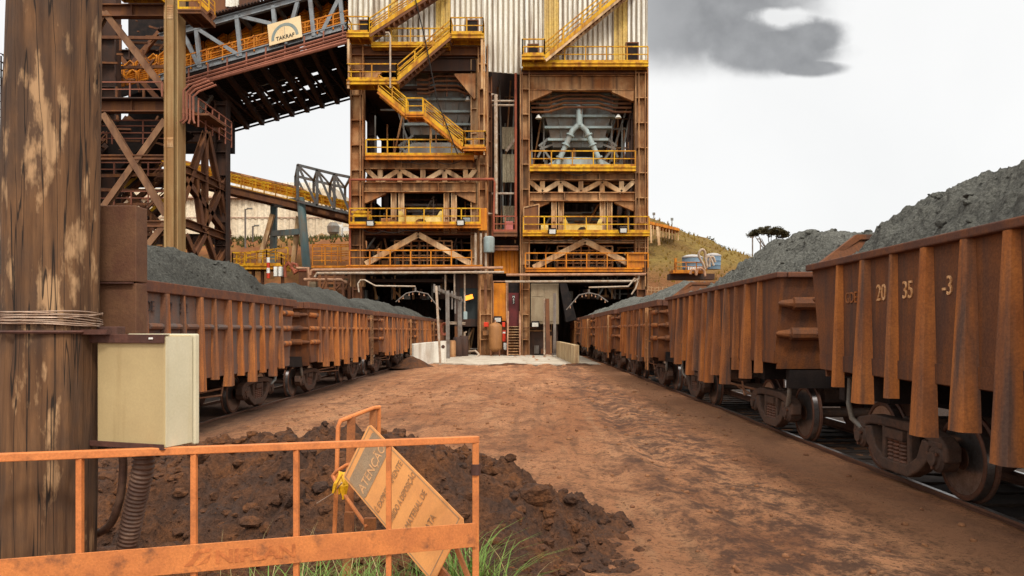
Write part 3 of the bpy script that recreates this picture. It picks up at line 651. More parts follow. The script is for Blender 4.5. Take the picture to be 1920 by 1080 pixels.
trains = [  # proto, xc, z, near end y, flip, label
 (pa, XR, 0, 1.4, 0, 'nearest rust brown ore wagon at the right edge with worn numbers on its side'),
 (pa, XR, 0, 11.95, 0, 'smooth sided ore wagon of the right train just beyond the numbered one'),
 (pb, XR, 0, 22.5, 0, 'third ore wagon of the right train with a waist bar and a ladder'),
 (pb, XR, 0, 33.05, 0, 'fourth ore wagon of the right train, alongside the start of the right concrete wall'),
 (pb, XR, 0, 43.6, 0, 'fifth ore wagon of the right train, behind the right concrete wall'),
 (pb, XR, 0, 54.15, 0, 'small far ore wagon of the right train inside the loading station'),
 (pg, XL, ZL, 11.0, 1, 'nearest ore wagon of the left train with grey stained panels beside the cream box'),
 (pb, XL, ZL, 21.55, 1, 'second ore wagon of the left train with rusty ribs and a waist bar'),
 (pb, XL, ZL, 32.1, 1, 'third ore wagon of the left train, before the white concrete wall'),
 (pb, XL, ZL, 42.65, 1, 'fourth ore wagon of the left train, behind the white concrete wall'),
 (pb, XL, ZL, 53.2, 1, 'small far ore wagon of the left train inside the loading station')]
first = {}; wag = []
for k, (p, xc, z0, yn, fl, lab) in enumerate(trains):
    if p.name not in first: o = p; first[p.name] = 1; KID.setdefault(p.name, kids(p))
    else: o = copy_tree(p)
    if k == 0: yn = 1.4
    o.location = (xc, yn+EL, z0); o.rotation_euler.z = math.pi if fl else 0
    o['label'] = lab; o['group'] = G_; wag.append(o)
# ---- wagon numbers (own meshes, in the wagon's local space)
def wagon_text(w, txt, size, y, z, m, x=-HWD-.006, name='number'):
    t = text_mesh(txt, size, name, m, None, (x, y, z), (0,-1,0), (0,0,1), .012, sx_=.85); t.parent = w; return t
# local y runs away from the camera for the right train; letters read towards the camera
wagon_text(wag[0], 'GDE', .20, EL-1.12, 2.20, 'wagon_rib'); wagon_text(wag[0], '20', .27, EL-1.96, 2.20, 'wagon_number')
wagon_text(wag[0], '35', .27, EL-2.55, 2.20, 'wagon_number'); wagon_text(wag[0], '-3', .27, EL-3.32, 2.20, 'wagon_number')
for txt, y in (('GDE', 3.52), ('57', 2.66), ('362', 2.16)): wagon_text(wag[6], txt, .26, y, 2.28, 'raised_number', -HWD-.02)
wagon_text(wag[7], 'G', .22, 3.75, 2.3, 'raised_number'); wagon_text(wag[7], 'K', .22, 2.45, 2.3, 'raised_number')
# ---- ore
make_ore('ore', 'big crumbly ore heap in the nearest wagon, at the right edge', XR, 0, 1.4, 10.7, [(1.4,.5),(3,.9),(6,1.02),(8.6,.92),(9.8,.86),(10.3,.32),(10.7,.02)], 1, .034)
make_ore('ore', 'rounded ore heap in the smooth sided second wagon of the right train', XR, 0, 11.95, 21.25, [(11.95,.25),(12.4,.62),(13,.88),(15.2,1.04),(16.4,.88),(18.5,.45),(20.2,.33),(21.25,.25)], 2, .038)
make_ore('ore', 'ore heap in the third wagon of the right train', XR, 0, 22.5, 31.8, [(22.5,.3),(24.5,.74),(27,.70),(30,.55),(31.8,.45)], 3, .08)
make_ore('ore', 'ore heap in the fourth wagon of the right train', XR, 0, 33.05, 42.35, [(33.05,.45),(36,.75),(40,.7),(42.35,.5)], 4, .11)
make_ore('ore', 'ore heap in the fifth wagon of the right train, under the spray arm', XR, 0, 43.6, 52.9, [(43.6,.4),(46,.6),(51,.55),(52.9,.3)], 5, .15)
make_ore('ore', 'small far ore heap of the right train inside the loading station', XR, 0, 54.15, 63.4, [(54.15,.2),(57,.35),(63.4,.2)], 6, .2)
make_ore('ore', 'broad dark ore heap in the grey stained first wagon of the left train', XL, ZL, 11.0, 20.3, [(11,.6),(13,.9),(16,.94),(18.7,.92),(19.7,.6),(20.3,.42)], 7, .04, .8, .25)
make_ore('ore', 'ore heap in the second wagon of the left train', XL, ZL, 21.55, 30.85, [(21.55,.45),(23.5,.74),(28.3,.78),(29.8,.66),(30.85,.45)], 8, .08, .8, .2)
make_ore('ore', 'ore heap in the third wagon of the left train', XL, ZL, 32.1, 41.4, [(32.1,.45),(34.5,.72),(39.8,.74),(41.4,.5)], 9, .11, .8, .2)
make_ore('ore', 'ore heap in the fourth wagon of the left train, under the spray arm', XL, ZL, 42.65, 51.95, [(42.65,.5),(45,.72),(48.5,.66),(51.95,.3)], 10, .15, .8)
make_ore('ore', 'small far ore heap of the left train inside the loading station', XL, ZL, 53.2, 62.5, [(53.2,.2),(56,.3),(62.5,.2)], 11, .2)
# ================================================================ the twin loading station
FY = 57.0                                        # its front frame
def rail_run(b, pts, h=1.1, sp=1.5, r=.042, mids=(.5,), kick=0):
    """posts and bars of a handrail along a path"""
    pts = [Vector(p) for p in pts]; up = Vector((0,0,h))
    for p, q in zip(pts, pts[1:]):
        n = max(1, int(round((q-p).length/sp)))
        for i in range(n+1): b.beam(p+(q-p)*i/n, p+(q-p)*i/n+up, r*2, r*2)
        b.beam(p+up, q+up, r*2, r*2)
        for m_ in mids: b.beam(p+up*m_, q+up*m_, r*1.5, r*1.5)
        if kick: b.beam(p+Vector((0,0,kick/2)), q+Vector((0,0,kick/2)), .03, kick)
def railing(name, pts, m, parent, **k):
    b = MB(); rail_run(b, pts, **k); return b.build(name, m, parent)
def X(px, Y=FY): return (px-CX)*Y/F
def Z(py, Y=FY): return H+(CY-py)*Y/F
def corrugated(b, x0, x1, y, z0, z1, pitch=.385, d=.11, zb=None):
    """trapezoid sheet facing -y; zb(x) gives a sloping lower edge"""
    n = max(1, int(round((x1-x0)/pitch))); p = (x1-x0)/n; xs = []
    for i in range(n): xs += [(x0+i*p, 0), (x0+i*p+p*.42, 0), (x0+i*p+p*.55, d), (x0+i*p+p*.87, d)]
    xs.append((x1, 0)); o = len(b.v)
    for x, q in xs: b.v += [Vector((x, y+q, z0 if zb is None else zb(x))), Vector((x, y+q, z1))]
    for i in range(len(xs)-1): b.f.append((o+2*i, o+2*i+2, o+2*i+3, o+2*i+1))
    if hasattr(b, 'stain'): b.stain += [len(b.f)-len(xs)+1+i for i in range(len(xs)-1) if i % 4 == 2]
    o2 = len(b.v)                                 # plain inner sheet gives it thickness
    for x in (x0, x1): b.v += [Vector((x, y+d+.03, z0 if zb is None else zb(x))), Vector((x, y+d+.03, z1))]
    b.f.append((o2, o2+1, o2+3, o2+2))
def stair(parent, p0, p1, w, m_str, m_rail, name='staircase', up=(0,-1,0), rails=2):
    """flight between two points (front stringer line); the flight is w wide towards +y"""
    p0, p1 = Vector(p0), Vector(p1); wv = Vector((0, w, 0)); b = MB()
    for o in (Vector((0,0,0)), wv): b.beam(p0+o, p1+o, .09, .42)
    s = b.build(name, m_str, parent)
    t = MB(); n = max(3, int(abs(p1.z-p0.z)/.24))
    for i in range(1, n):
        c = p0+(p1-p0)*i/n+wv/2; t.box(c-Vector((.14, w/2-.06, .02)), c+Vector((.14, w/2-.06, .02)))
    t.build('treads', 'steel_brown', s)
    h = MB()
    for o in ((Vector((0,0,.1)), wv+Vector((0,0,.1))) if rails == 2 else (Vector((0,0,.1)),)): rail_run(h, [p0+o, p1+o], 1.1, 1.7, mids=(.35,.68))
    h.build('handrail', m_rail, s); st = MB(); st.beam(p0+Vector((0,-.05,.14)), p1+Vector((0,-.05,.14)), .03, .26); st.build('yellow_stringer_plate', 'yellow', s)
    return s
def platform(parent, x0, x1, y0, y1, z, m='ochre', mr='yellow', rails='front', name='platform', h=.34, sp=1.5, hh=1.15):
    b = MB(); b.box((x0, y0, z-.06), (x1, y1, z)); b.ibeam((x0, y0+.10, z-.06-h/2), (x1, y0+.10, z-.06-h/2), .2, h, .04); b.box((x0, y1-.1, z-.06-h), (x1, y1, z-.062))
    n = max(2, int((x1-x0)/1.6))
    for i in range(n+1):
        x = x0+.06+(x1-x0-.12)*i/n; b.box((x-.05, y0+.2, z-.06-h), (x+.05, y1-.101, z-.064))
    p = b.build(name, m, parent)
    if rails:
        pts = [(x0+.05, y0+.05, z), (x1-.05, y0+.05, z)]
        if rails == 'wrap': pts = [(x0+.05, y1, z)]+pts+[(x1-.05, y1, z)]
        railing('railing', pts, mr, p, h=hh, sp=sp, kick=.16)
    return p
def column(parent, x, y, z0, z1, w, d, m='steel', t=.06):
    b = MB(); b.ibeam((x, y, z0), (x, y, z1), d, w, t*1.4, up=(1,0,0)); z = z0+1.2
    while z < z1:                                # stiffener plates across the web
        b.box((x-w/2+t*1.4, y-d/2+.01, z), (x+w/2-t*1.4, y+d/2-.01, z+.06)); z += 1.9
    return b.build('column', m, parent)
def girder(parent, x0, x1, y, z0, z1, m='steel', w=.5, st=2.2, name='girder'):
    b = MB(); b.ibeam((x0, y, (z0+z1)/2), (x1, y, (z0+z1)/2), w, z1-z0, .07)
    n = max(1, int((x1-x0)/st))
    for i in range(1, n): b.box((x0+(x1-x0)*i/n-.03, y-w/2+.02, z0+.07), (x0+(x1-x0)*i/n+.03, y+w/2-.02, z1-.07))
    return b.build(name, m, parent)
def hopper(parent, cx, cy, levels, m='hopper', flange='steel_tan'):
    """funnel of stiffened plates; levels = [(z, width, depth)] from the top"""
    b = MB(); fl = MB()
    for (z0, w0, d0), (z1, w1, d1) in zip(levels, levels[1:]):
        b.frust((cx, cy, z1), w1, d1, (cx, cy, z0), w0, d0)
        fl.box((cx-w0/2-.28, cy-d0/2-.28, z0-.16), (cx+w0/2+.28, cy+d0/2+.28, z0+.012))
        for k in range(1, 5):
            a0 = cx-w0/2+w0*k/5; a1 = cx-w1/2+w1*k/5
            b.beam((a0, cy-d0/2-.07, z0), (a1, cy-d1/2-.07, z1), .07, .14, up=(0,1,0))
    h = b.build('hopper', m, parent); fl.build('flange', flange, h); return h
def floodlight(label, x, y, z, aim=(0,-1,-.35)):
    t = thing('floodlight', label, 'floodlight', (x, y, z), 'floodlights of the loading station')
    b = MB(); a = Vector(aim).normalized(); s_ = Vector((1,0,0)); u_ = a.cross(s_).normalized()
    b.frame(Vector((x,y,z))+a*.12, s_*.30, a*.12, u_*.22); b.build('housing', 'black_steel', t, bevel=.03)
    MB().frame(Vector((x,y,z))+a*.245, s_*.23, a*.008, u_*.155).build('lens', 'white_paint', t)
    MB().tube([(x-.33, y, z), (x-.33, y+.2, z), (x+.33, y+.2, z), (x+.33, y, z)], .03, 6).build('bracket', 'black_steel', t)
GZ = -.05
def bay(name, label, l, r, dy):
    """one loading bay; l, r = photo columns of its edges; dy = how much lower its floors lie, in pixels"""
    xl, xr = X(l), X(r); root = thing(name, label, 'loading tower', ((xl+xr)/2, FY+6, GZ))
    return root, xl, xr
# ---------- left bay --------------------------------------------------------
TL, xl, xr = bay('loading_tower', 'left bay of the rusty ore loading station with zigzag yellow stairs', 658, 925, 0)
TR, ul, ur = bay('loading_tower', 'right bay of the rusty ore loading station with the pale forked pipe on its hopper', 975, 1213, 0)
ZT = 31.0
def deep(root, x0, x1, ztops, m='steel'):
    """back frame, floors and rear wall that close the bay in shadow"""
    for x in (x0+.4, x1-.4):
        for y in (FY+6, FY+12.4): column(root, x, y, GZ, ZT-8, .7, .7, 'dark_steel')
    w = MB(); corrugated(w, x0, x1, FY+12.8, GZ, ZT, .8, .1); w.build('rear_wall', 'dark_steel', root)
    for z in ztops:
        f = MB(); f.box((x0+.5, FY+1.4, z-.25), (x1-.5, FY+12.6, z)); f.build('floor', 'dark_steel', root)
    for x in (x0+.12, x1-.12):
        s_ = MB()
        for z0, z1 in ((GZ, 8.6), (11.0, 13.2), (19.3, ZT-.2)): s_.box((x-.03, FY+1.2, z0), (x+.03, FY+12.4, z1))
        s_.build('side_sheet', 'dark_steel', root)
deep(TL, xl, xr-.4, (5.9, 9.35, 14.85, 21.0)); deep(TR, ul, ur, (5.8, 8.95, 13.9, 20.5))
def cladding(root, x0, x1, y, z0, stripes, zb=None, side=None, yback=12.8):
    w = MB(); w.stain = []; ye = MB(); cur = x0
    for a, b_ in stripes+[(x1, x1)]:
        if a > cur+.05: corrugated(w, cur, a, y, z0, ZT, zb=zb)
        if b_ > a: corrugated(ye, a, b_, y, z0, ZT, zb=zb)
        cur = b_
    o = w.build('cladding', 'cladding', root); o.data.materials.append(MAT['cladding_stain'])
    for i in w.stain: o.data.polygons[i].material_index = 1      # shade of the valleys put into the colour, with rusty streaks
    if ye.v: ye.build('yellow_cladding', 'cladding_yellow', root)
    return o
CYF = FY-.35                                     # face of the sheeting
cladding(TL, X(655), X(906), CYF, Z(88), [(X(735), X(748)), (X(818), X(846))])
s_ = MB()
for y in range(34): pass
# sheeting returns along the outer sides and a roof closes the top
def shell(root, x0, x1, z0, left=True, right=True):
    b = MB()
    if left: b.box((x0, CYF+.08, z0), (x0+.08, FY+13, ZT))
    if right: b.box((x1-.08, CYF+.08, z0), (x1, FY+13, ZT))
    b.box((x0+.08, CYF+.1, ZT-.1), (x1-.08, FY+13, ZT)); b.box((x0+.08, FY+.1, z0+.3), (x1-.08, FY+13, z0+.38))
    b.build('side_cladding', 'cladding', root)
shell(TL, X(655), X(906), Z(88)); shell(TR, X(986), X(1213), Z(128), False)
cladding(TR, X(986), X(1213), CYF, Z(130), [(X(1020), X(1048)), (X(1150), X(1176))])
# sheeting hung between the bays, with a sloping lower edge
mid = thing('service_shaft', 'narrow dark shaft with pale sheeting above, between the two loading bays', 'service shaft', (X(948), FY+5, GZ))
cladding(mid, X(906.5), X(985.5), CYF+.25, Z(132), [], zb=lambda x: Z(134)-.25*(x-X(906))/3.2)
def opening(root, px0, py0, px1, py1, Y=CYF-.02, door=False):
    b = MB(); x0, x1, z0, z1 = X(px0), X(px1), Z(py1), Z(py0)
    b.box((x0, Y-.02, z0), (x1, Y+.05, z1)); o = b.build('doorway' if door else 'window', 'black_steel', root)
    f = MB(); t = .09
    f.box((x0-t, Y-.06, z0), (x0-.001, Y+.04, z1)); f.box((x1+.001, Y-.06, z0), (x1+t, Y+.04, z1)); f.box((x0-t, Y-.065, z1+.001), (x1+t, Y+.04, z1+t))
    f.build('frame', 'steel_brown', o)
opening(TL, 677, 43, 699, 76, door=True); opening(TL, 876, 43, 896, 78, door=True)
opening(TR, 991, 88, 1008, 122, door=True); opening(TR, 1174, 85, 1194, 126, door=True)
# ---------- left bay frame
for px, w in ((671, 1.0), (906, .8)): column(TL, X(px), FY, GZ if px > 800 else 5.2, Z(86)-.02, w, .8, 'steel')
column(TL, X(671), FY+.02, GZ, 5.18, .7, .7, 'steel_brown')
column(TL, X(889), FY+.3, 6.2, Z(110), .55, .5, 'steel_tan')
gl, gr = X(684), X(892)
girder(TL, X(660), X(906), FY-.1, Z(106), Z(90), 'steel_brown', .5)
girder(TL, gl, gr, FY+.1, Z(134), Z(108), 'dark_steel', .5, 3.2)
def haunch(root, x, z, s, L_, h, y=FY+.1, m='steel'):
    MB().prism([(0,0),(s*L_,0),(s*L_,-.12),(s*.14,-h),(0,-h)], (x, y-.2, z), (1,0,0), (0,0,1), (0,.4,0)).build('haunch', m, root)
haunch(TL, gr, Z(140), -1, 1.6, 1.9, FY-.05); haunch(TL, gl, Z(134), 1, 1.3, 1.2)
girder(TL, gl, gr, FY, Z(318), Z(299), 'steel', .6); girder(TL, gl, gr, FY, Z(361), Z(342), 'steel', .6)
def truss(root, pxs, p0, p1, y=FY, m='steel_tan'):
    """zigzag between two levels"""
    b = MB(); z0, z1 = Z(p1), Z(p0)
    for i, (a, c) in enumerate(zip(pxs, pxs[1:])):
        za, zc = (z1, z0) if i % 2 == 0 else (z0, z1); b.ibeam((X(a), y, za), (X(c), y, zc), .34, .30, .06, up=(0,1,0))
    for a in pxs[1:-1]: b.ibeam((X(a), y+.05, z0), (X(a), y+.05, z1), .36, .36, .06, up=(0,1,0))
    b.build('truss', m, root)
truss(TL, [688, 713, 750, 793, 834, 873, 892], 318, 342)
for px in (738, 752, 837, 851): column(TL, X(px), FY+.2, Z(437), Z(361), .42, .42, 'steel_tan')
haunch(TL, gl, Z(361), 1, 1.6, .8); haunch(TL, gr, Z(361), -1, 1.6, .8)
platform(TL, X(690), X(890), FY-1.0, FY+1.3, Z(296), 'ochre', 'yellow', h=.3)
platform(TL, X(661), X(903), FY-1.3, FY+1.3, Z(424), 'ochre', 'yellow', h=.26)
girder(TL, X(661), X(903), FY+.2, Z(440), Z(437)+.12, 'steel_brown', .5)
girder(TL, X(655), X(905), FY-.2, Z(511), Z(499), 'ochre', .6)
b = MB()                                          # the A shaped braces over the tunnel mouth
for a in (688, 884): b.ibeam((X(786), FY-.35, Z(441)), (X(a), FY-.35, Z(496)), .42, .42, .07, up=(0,1,0))
b.build('brace', 'steel_tan', TL)
def cage(root, px0, px1, py0, py1, y):
    b = MB(); n = int((px1-px0)/14)
    for i in range(n+1): b.beam((X(px0+(px1-px0)*i/n), y, Z(py1)), (X(px0+(px1-px0)*i/n), y, Z(py0)), .12, .12)
    for k in range(6): z = Z(py0+(py1-py0)*k/5); b.beam((X(px0), y, z), (X(px1), y, z), .10, .10)
    b.build('pipe_cage', 'steel', root)
cage(TL, 738, 846, 450, 496, FY+.6); cage(TR, 1046, 1150, 460, 500, FY+.6)
railing('railing', [(X(661), FY-1.0, Z(499)), (X(886), FY-1.0, Z(499))], 'ochre', TL, sp=1.6)
platform(TL, X(655), X(906), FY-1.1, FY+.8, Z(499), 'ochre', None, rails=None, h=.25, name='deck')
# ---------- left bay hoppers
hopper(TL, X(815), FY+4.0, [(Z(160, 62), 6.2, 4.5), (Z(184, 62), 6.0, 4.3), (Z(207, 62), 5.6, 4.0), (Z(228, 62), 5.2, 3.8), (Z(250, 62), 4.7, 3.5), (Z(268, 62), 4.3, 3.2)], 'hopper', 'teal_grey')
MB().frust((X(815), FY+4.0, Z(296)), 6.0, 4.4, (X(815), FY+4.0, Z(252)), 4.2, 3.0).build('lower_chute', 'teal_grey', TL)
hopper(TL, X(801), FY+4.0, [(Z(372), 3.6, 2.5), (Z(384), 3.3, 2.2), (Z(416), 2.5, 1.8)], 'hopper', 'hopper')
b = MB(); b.box((X(788), FY+2.4, Z(226)), (X(800), FY+2.8, Z(162))); b.build('dust_duct', 'teal_grey', TL)
hopper(TR, X(1087), FY+3.6, [(Z(196, 61), 6.0, 4.6), (Z(213, 61), 5.6, 4.3), (Z(233, 61), 5.2, 4.0), (Z(252, 61), 4.7, 3.6), (Z(273, 61), 4.2, 3.2), (Z(287, 61), 3.9, 3.0)], 'hopper', 'teal_grey')
MB().frust((X(1087), FY+3.0, Z(326)), 4.3, 3.4, (X(1087), FY+3.6, Z(300)), 4.6, 3.8).build('lower_chute', 'teal_grey', TR)
hopper(TR, X(1087), FY+4.0, [(Z(388), 3.3, 2.5), (Z(400), 3.0, 2.2), (Z(430), 2.3, 1.8)], 'hopper', 'hopper')
b = MB(); yy = FY+1.0                             # forked pale pipe
b.tube([(X(1088), yy, Z(192)), (X(1088), yy, Z(222)), (X(1088), yy, Z(229))], .26, 12)
for s in (-1, 1): b.tube([(X(1088), yy, Z(226)), (X(1088+s*13), yy, Z(238)), (X(1088+s*41), yy, Z(300)), (X(1088+s*44), yy, Z(316))], .21, 12)
b.build('forked_pipe', 'teal_grey', TR, True); c_ = MB()
for s in (-1, 1):
    for t in (.15, .45, .85):
        p = Vector((X(1088+s*(13+28*t)), yy, Z(238+62*t))); d = Vector((X(1088+s*41)-X(1088+s*13), 0, Z(300)-Z(238))).normalized(); c_.lathe([(-.06,.33),(.06,.33)], p, d, 14)
c_.build('pipe_flange', 'teal_grey', TR)
b = MB(); b.prism([(-2.2,-.9),(2.2,-.9),(2.45,.2),(1.5,.75),(-1.5,.75),(-2.45,.2)], (X(1088), FY+1.25, Z(306)), (1,0,0), (0,0,1), (0,.3,0)); b.build('gate_box', 'teal_grey', TR)
b = MB(); b.prism([(-1.9,-.6),(1.9,-.6),(2.2,.3),(1.5,.9),(-1.5,.9),(-2.2,.3)], (X(808), FY+1.35, Z(281)), (1,0,0), (0,0,1), (0,.3,0)); b.build('gate_box', 'hopper', TL)
for root, cx in ((TL, 815), (TR, 1087)):          # struts and rods left and right of the funnel
    for s in (-1, 1):
        b = MB()
        for (a, c, d, e) in ((48, 240, 76, 262), (44, 256, 74, 268), (50, 290, 72, 262), (60, 246, 78, 284)):
            b.beam((X(cx+s*a), FY+2.2, Z(c)), (X(cx+s*d), FY+2.0, Z(e)), .16, .16)
        b.tube([(X(cx+s*66), FY+2, Z(200)), (X(cx+s*66), FY+2, Z(292))], .06, 6)
        b.build('strut', 'hopper', root)
def ducts(root, px0, px1, pys, bend, m='steel_brown', y=FY+.7):
    b = MB()
    for k, p in enumerate(pys):
        w_ = (px1-px0); b.tube([(X(px0), y, Z(p+bend)), (X(px0+w_*.17), y, Z(p+bend)), (X(px0+w_*.33), y, Z(p)), (X(px0+w_*.67), y, Z(p)), (X(px0+w_*.83), y, Z(p+bend)), (X(px1), y, Z(p+bend))], .085, 6)
    for px in (px0+w_*.2, px0+w_*.5, px0+w_*.8): b.beam((X(px), y+.1, Z(pys[0]-6)), (X(px), y+.1, Z(pys[-1]+12)), .08, .08)
    b.build('pipe_bank', m, root, True)
ducts(TR, 996, 1186, (172, 180, 188, 196), 9); ducts(TL, 780, 892, (137, 146, 155, 163), 7)
# ---------- right bay frame
for px, w in ((984, .75), (1202, 1.0)): column(TR, X(px), FY, GZ if px < 1000 else 5.0, Z(130)-.02, w, .8, 'steel')
column(TR, X(1202), FY+.02, GZ, 4.98, .7, .7, 'steel_brown')
hl, hr = X(993), X(1189)
girder(TR, X(978), X(1210), FY-.1, Z(141), Z(131), 'steel_brown', .5)
girder(TR, hl, hr, FY+.1, Z(170), Z(141.5), 'steel', .5, 2.8); haunch(TR, hl, Z(170), 1, 1.7, .8); haunch(TR, hr, Z(170), -1, 1.7, .8)
girder(TR, hl, hr, FY, Z(339), Z(325), 'steel', .6); girder(TR, hl, hr, FY, Z(378), Z(361), 'steel', .6)
truss(TR, [993, 1017, 1051, 1089, 1129, 1165, 1189], 340, 361)
for px in (1039, 1052, 1130, 1143): column(TR, X(px), FY+.2, Z(445), Z(378), .42, .42, 'steel_tan')
haunch(TR, hl, Z(378), 1, 1.5, .7); haunch(TR, hr, Z(378), -1, 1.5, .7)
platform(TR, X(993), X(1189), FY-1.0, FY+1.3, Z(317), 'yellow', 'yellow', h=.3)
platform(TR, X(980), X(1213), FY-1.3, FY+1.3, Z(439), 'yellow', 'yellow', h=.24)
girder(TR, X(980), X(1213), FY+.2, Z(456), Z(450), 'steel_tan', .5)
b = MB()
for a in (1000, 1192): b.ibeam((X(1096), FY-.35, Z(453)), (X(a), FY-.35, Z(503)), .42, .42, .07, up=(0,1,0))
b.build('brace', 'steel_tan', TR)
girder(TR, X(985), X(1205), FY-.2, Z(517), Z(507), 'ochre', .6)
platform(TR, X(985), X(1200), FY-1.1, FY+.8, Z(504), 'ochre', None, rails=None, h=.25, name='deck')
railing('railing', [(X(985), FY-1.0, Z(504)), (X(1211), FY-1.0, Z(504))], 'ochre', TR, sp=1.6)
platform(TR, X(980), X(1211), FY-1.25, CYF-.1, Z(127), 'yellow', 'yellow', h=.28, hh=1.15)
# ---------- stairs in front of the left bay
ys = FY-1.75
platform(TL, X(660), X(701), ys-.1, CYF-.05, Z(78), 'yellow', 'yellow', rails='wrap', h=.3)
platform(TL, X(848), X(909), ys-.1, CYF-.05, Z(80), 'yellow', 'yellow', rails='wrap', h=.3)
platform(TL, X(701)+.02, X(846), FY-1.1, CYF-.05, Z(92), 'yellow', 'yellow', h=.2)
platform(TL, X(660), X(752), ys-.1, FY-.5, Z(164), 'yellow', 'yellow', rails='wrap', h=.3)
stair(TL, (X(701), ys, Z(82)), (X(842), ys, Z(-10)), 1.0, 'steel_brown', 'yellow')
stair(TL, (X(751), ys, Z(168)), (X(850), ys, Z(84)), 1.0, 'steel_brown', 'yellow')
stair(TL, (X(718), ys, Z(184)), (X(768), ys, Z(226)), 1.0, 'ochre', 'yellow')
platform(TL, X(768), X(800), ys-.1, FY-.5, Z(226), 'ochre', 'yellow', h=.2)
stair(TL, (X(800), ys, Z(228)), (X(872), ys, Z(287)), 1.0, 'ochre', 'yellow')
platform(TL, X(872), X(913), ys-.1, FY-.4, Z(286), 'ochre', 'yellow', rails='wrap', h=.25)
stair(TR, (X(1020), ys, Z(127)), (X(1190), ys, Z(-14)), 1.0, 'steel_tan', 'yellow')
platform(TR, X(978), X(1021), ys-.1, CYF-.05, Z(119), 'yellow', 'yellow', rails='wrap', h=.3)
b = MB()
for a, c in ((663, 90), (906, 86)): b.beam((X(a), ys+.05, Z(c)), (X(a), ys+.05, Z(180)), .16, .16)
b.beam((X(910), ys+.1, Z(95)), (X(910), ys+.1, Z(300)), .10, .10); b.build('stair_post', 'steel_tan', TL)
tag(MB().tube([(X(778), ys-.2, Z(-12)), (X(802), ys-.2, Z(88)), (X(826), ys-.2, Z(206)), (X(862), ys-.2, Z(300))], .05, 6).build('hanging_cable', 'rubber'), 'long dark cable hanging across the left bay stairs', 'cable')
b = MB(); b.tube([(X(740), ys-.15, Z(180)), (X(740), ys-.15, Z(86)), (X(737), ys-.15, Z(80)), (X(731), ys-.15, Z(80))], .07, 6); b.build('conduit_pipe', 'pipe_pale', TL)
# ---------- bits on the galleries
def guard(root, px0, px1, py0, py1):              # pale shield with a cut out arch over the hopper gate
    a, c, z0, z1 = X(px0), X(px1), Z(py1), Z(py0); w = c-a; h = z1-z0
    pl = [(0,0),(w*.36,0),(w*.39,h*.28),(w*.45,h*.42),(w*.55,h*.42),(w*.61,h*.28),(w*.64,0),(w,0),(w,h),(w*.93,h),(w*.86,h*.6),(w*.14,h*.6),(w*.07,h),(0,h)]
    MB().prism(pl, (a, FY-.9, z0), (1,0,0), (0,0,1), (0,.12,0)).build('gate_shield', 'cream_panel', root)
guard(TL, 751, 833, 399, 424); guard(TR, 1055, 1126, 414, 439)
def small(name, label, cat, px0, py0, px1, py1, y, d, m, bevel=.03, parent=None):
    o = MB().box((X(px0, y), y, Z(py1, y)), (X(px1, y), y+d, Z(py0, y))).build(name, m, parent, bevel=bevel)
    return tag(o, label, cat) if parent is None else o
hb = thing('hooded_box', 'yellow box with a curved hood and dark slot on the left bay gallery', 'machine hood', (X(684), FY-.9, Z(424)))
b = MB(); pr = [(-.65,0),(.65,0),(.65,.55),(.55,.85),(.3,1.05),(-.3,1.05),(-.55,.85),(-.65,.55)]; b.prism(pr, (X(683), FY-1.1, Z(424)), (1,0,0), (0,0,1), (0,.9,0)); b.build('hood', 'yellow', hb)
MB().box((X(683)-.5, FY-1.13, Z(421)), (X(683)+.5, FY-1.09, Z(411))).build('slot', 'black_steel', hb); MB().box((X(683)-.72, FY-1.2, Z(403.5)), (X(683)+.72, FY-1.1, Z(400.5))).build('hood_lip', 'yellow', hb)
small('electrical_box', 'rusty brown box on the left bay gallery beside the yellow hood', 'electrical box', 714, 409, 732, 424, FY-.6, .5, 'steel')
small('electrical_box', 'pale grey box on the left bay gallery near its right end', 'electrical box', 868, 408, 881, 424, FY-.6, .5, 'teal_grey')
small('electrical_box', 'pale box on the right bay gallery behind its left railing', 'electrical box', 1014, 422, 1028, 439, FY-.6, .5, 'cream_panel')
small('electrical_box', 'orange steel box at the right end of the right bay lowest deck', 'electrical box', 1176, 475, 1208, 502, FY-.9, .9, 'ochre')
db = thing('open_door', 'brown door leaning at the left end of the right bay gallery', 'door', (X(996), FY-.8, Z(439)))
b = MB(); b.prism([(0,0),(1.1,0),(1.15,2.15),(0,1.9)], (X(982), FY-.75, Z(439)), (1,0,0), (0,0,1), (0,.06,0)); b.build('leaf', 'steel_brown', db)
b = MB()
for p, q in (((0,1.9),(1.15,2.15)), ((1.15,2.15),(1.1,0)), ((0,0),(0,1.9))): b.beam((X(982)+p[0], FY-.79, Z(439)+p[1]), (X(982)+q[0], FY-.79, Z(439)+q[1]), .07, .09)
b.build('frame', 'steel_tan', db)
small('sheet_metal_screen', 'orange steel panel at the right end of the left bay gallery', 'panel', 897, 390, 913, 432, FY-1.15, .18, 'ochre')
floodlight('floodlight on the left bay gallery below the yellow hooded box', X(703), FY-1.55, Z(423))
floodlight('floodlight on the left bay gallery towards its right end', X(867), FY-1.55, Z(422))
floodlight('floodlight on the right bay gallery towards its left end', X(1034), FY-1.55, Z(438))
floodlight('floodlight on the right bay gallery near its right corner', X(1163), FY-1.55, Z(436))
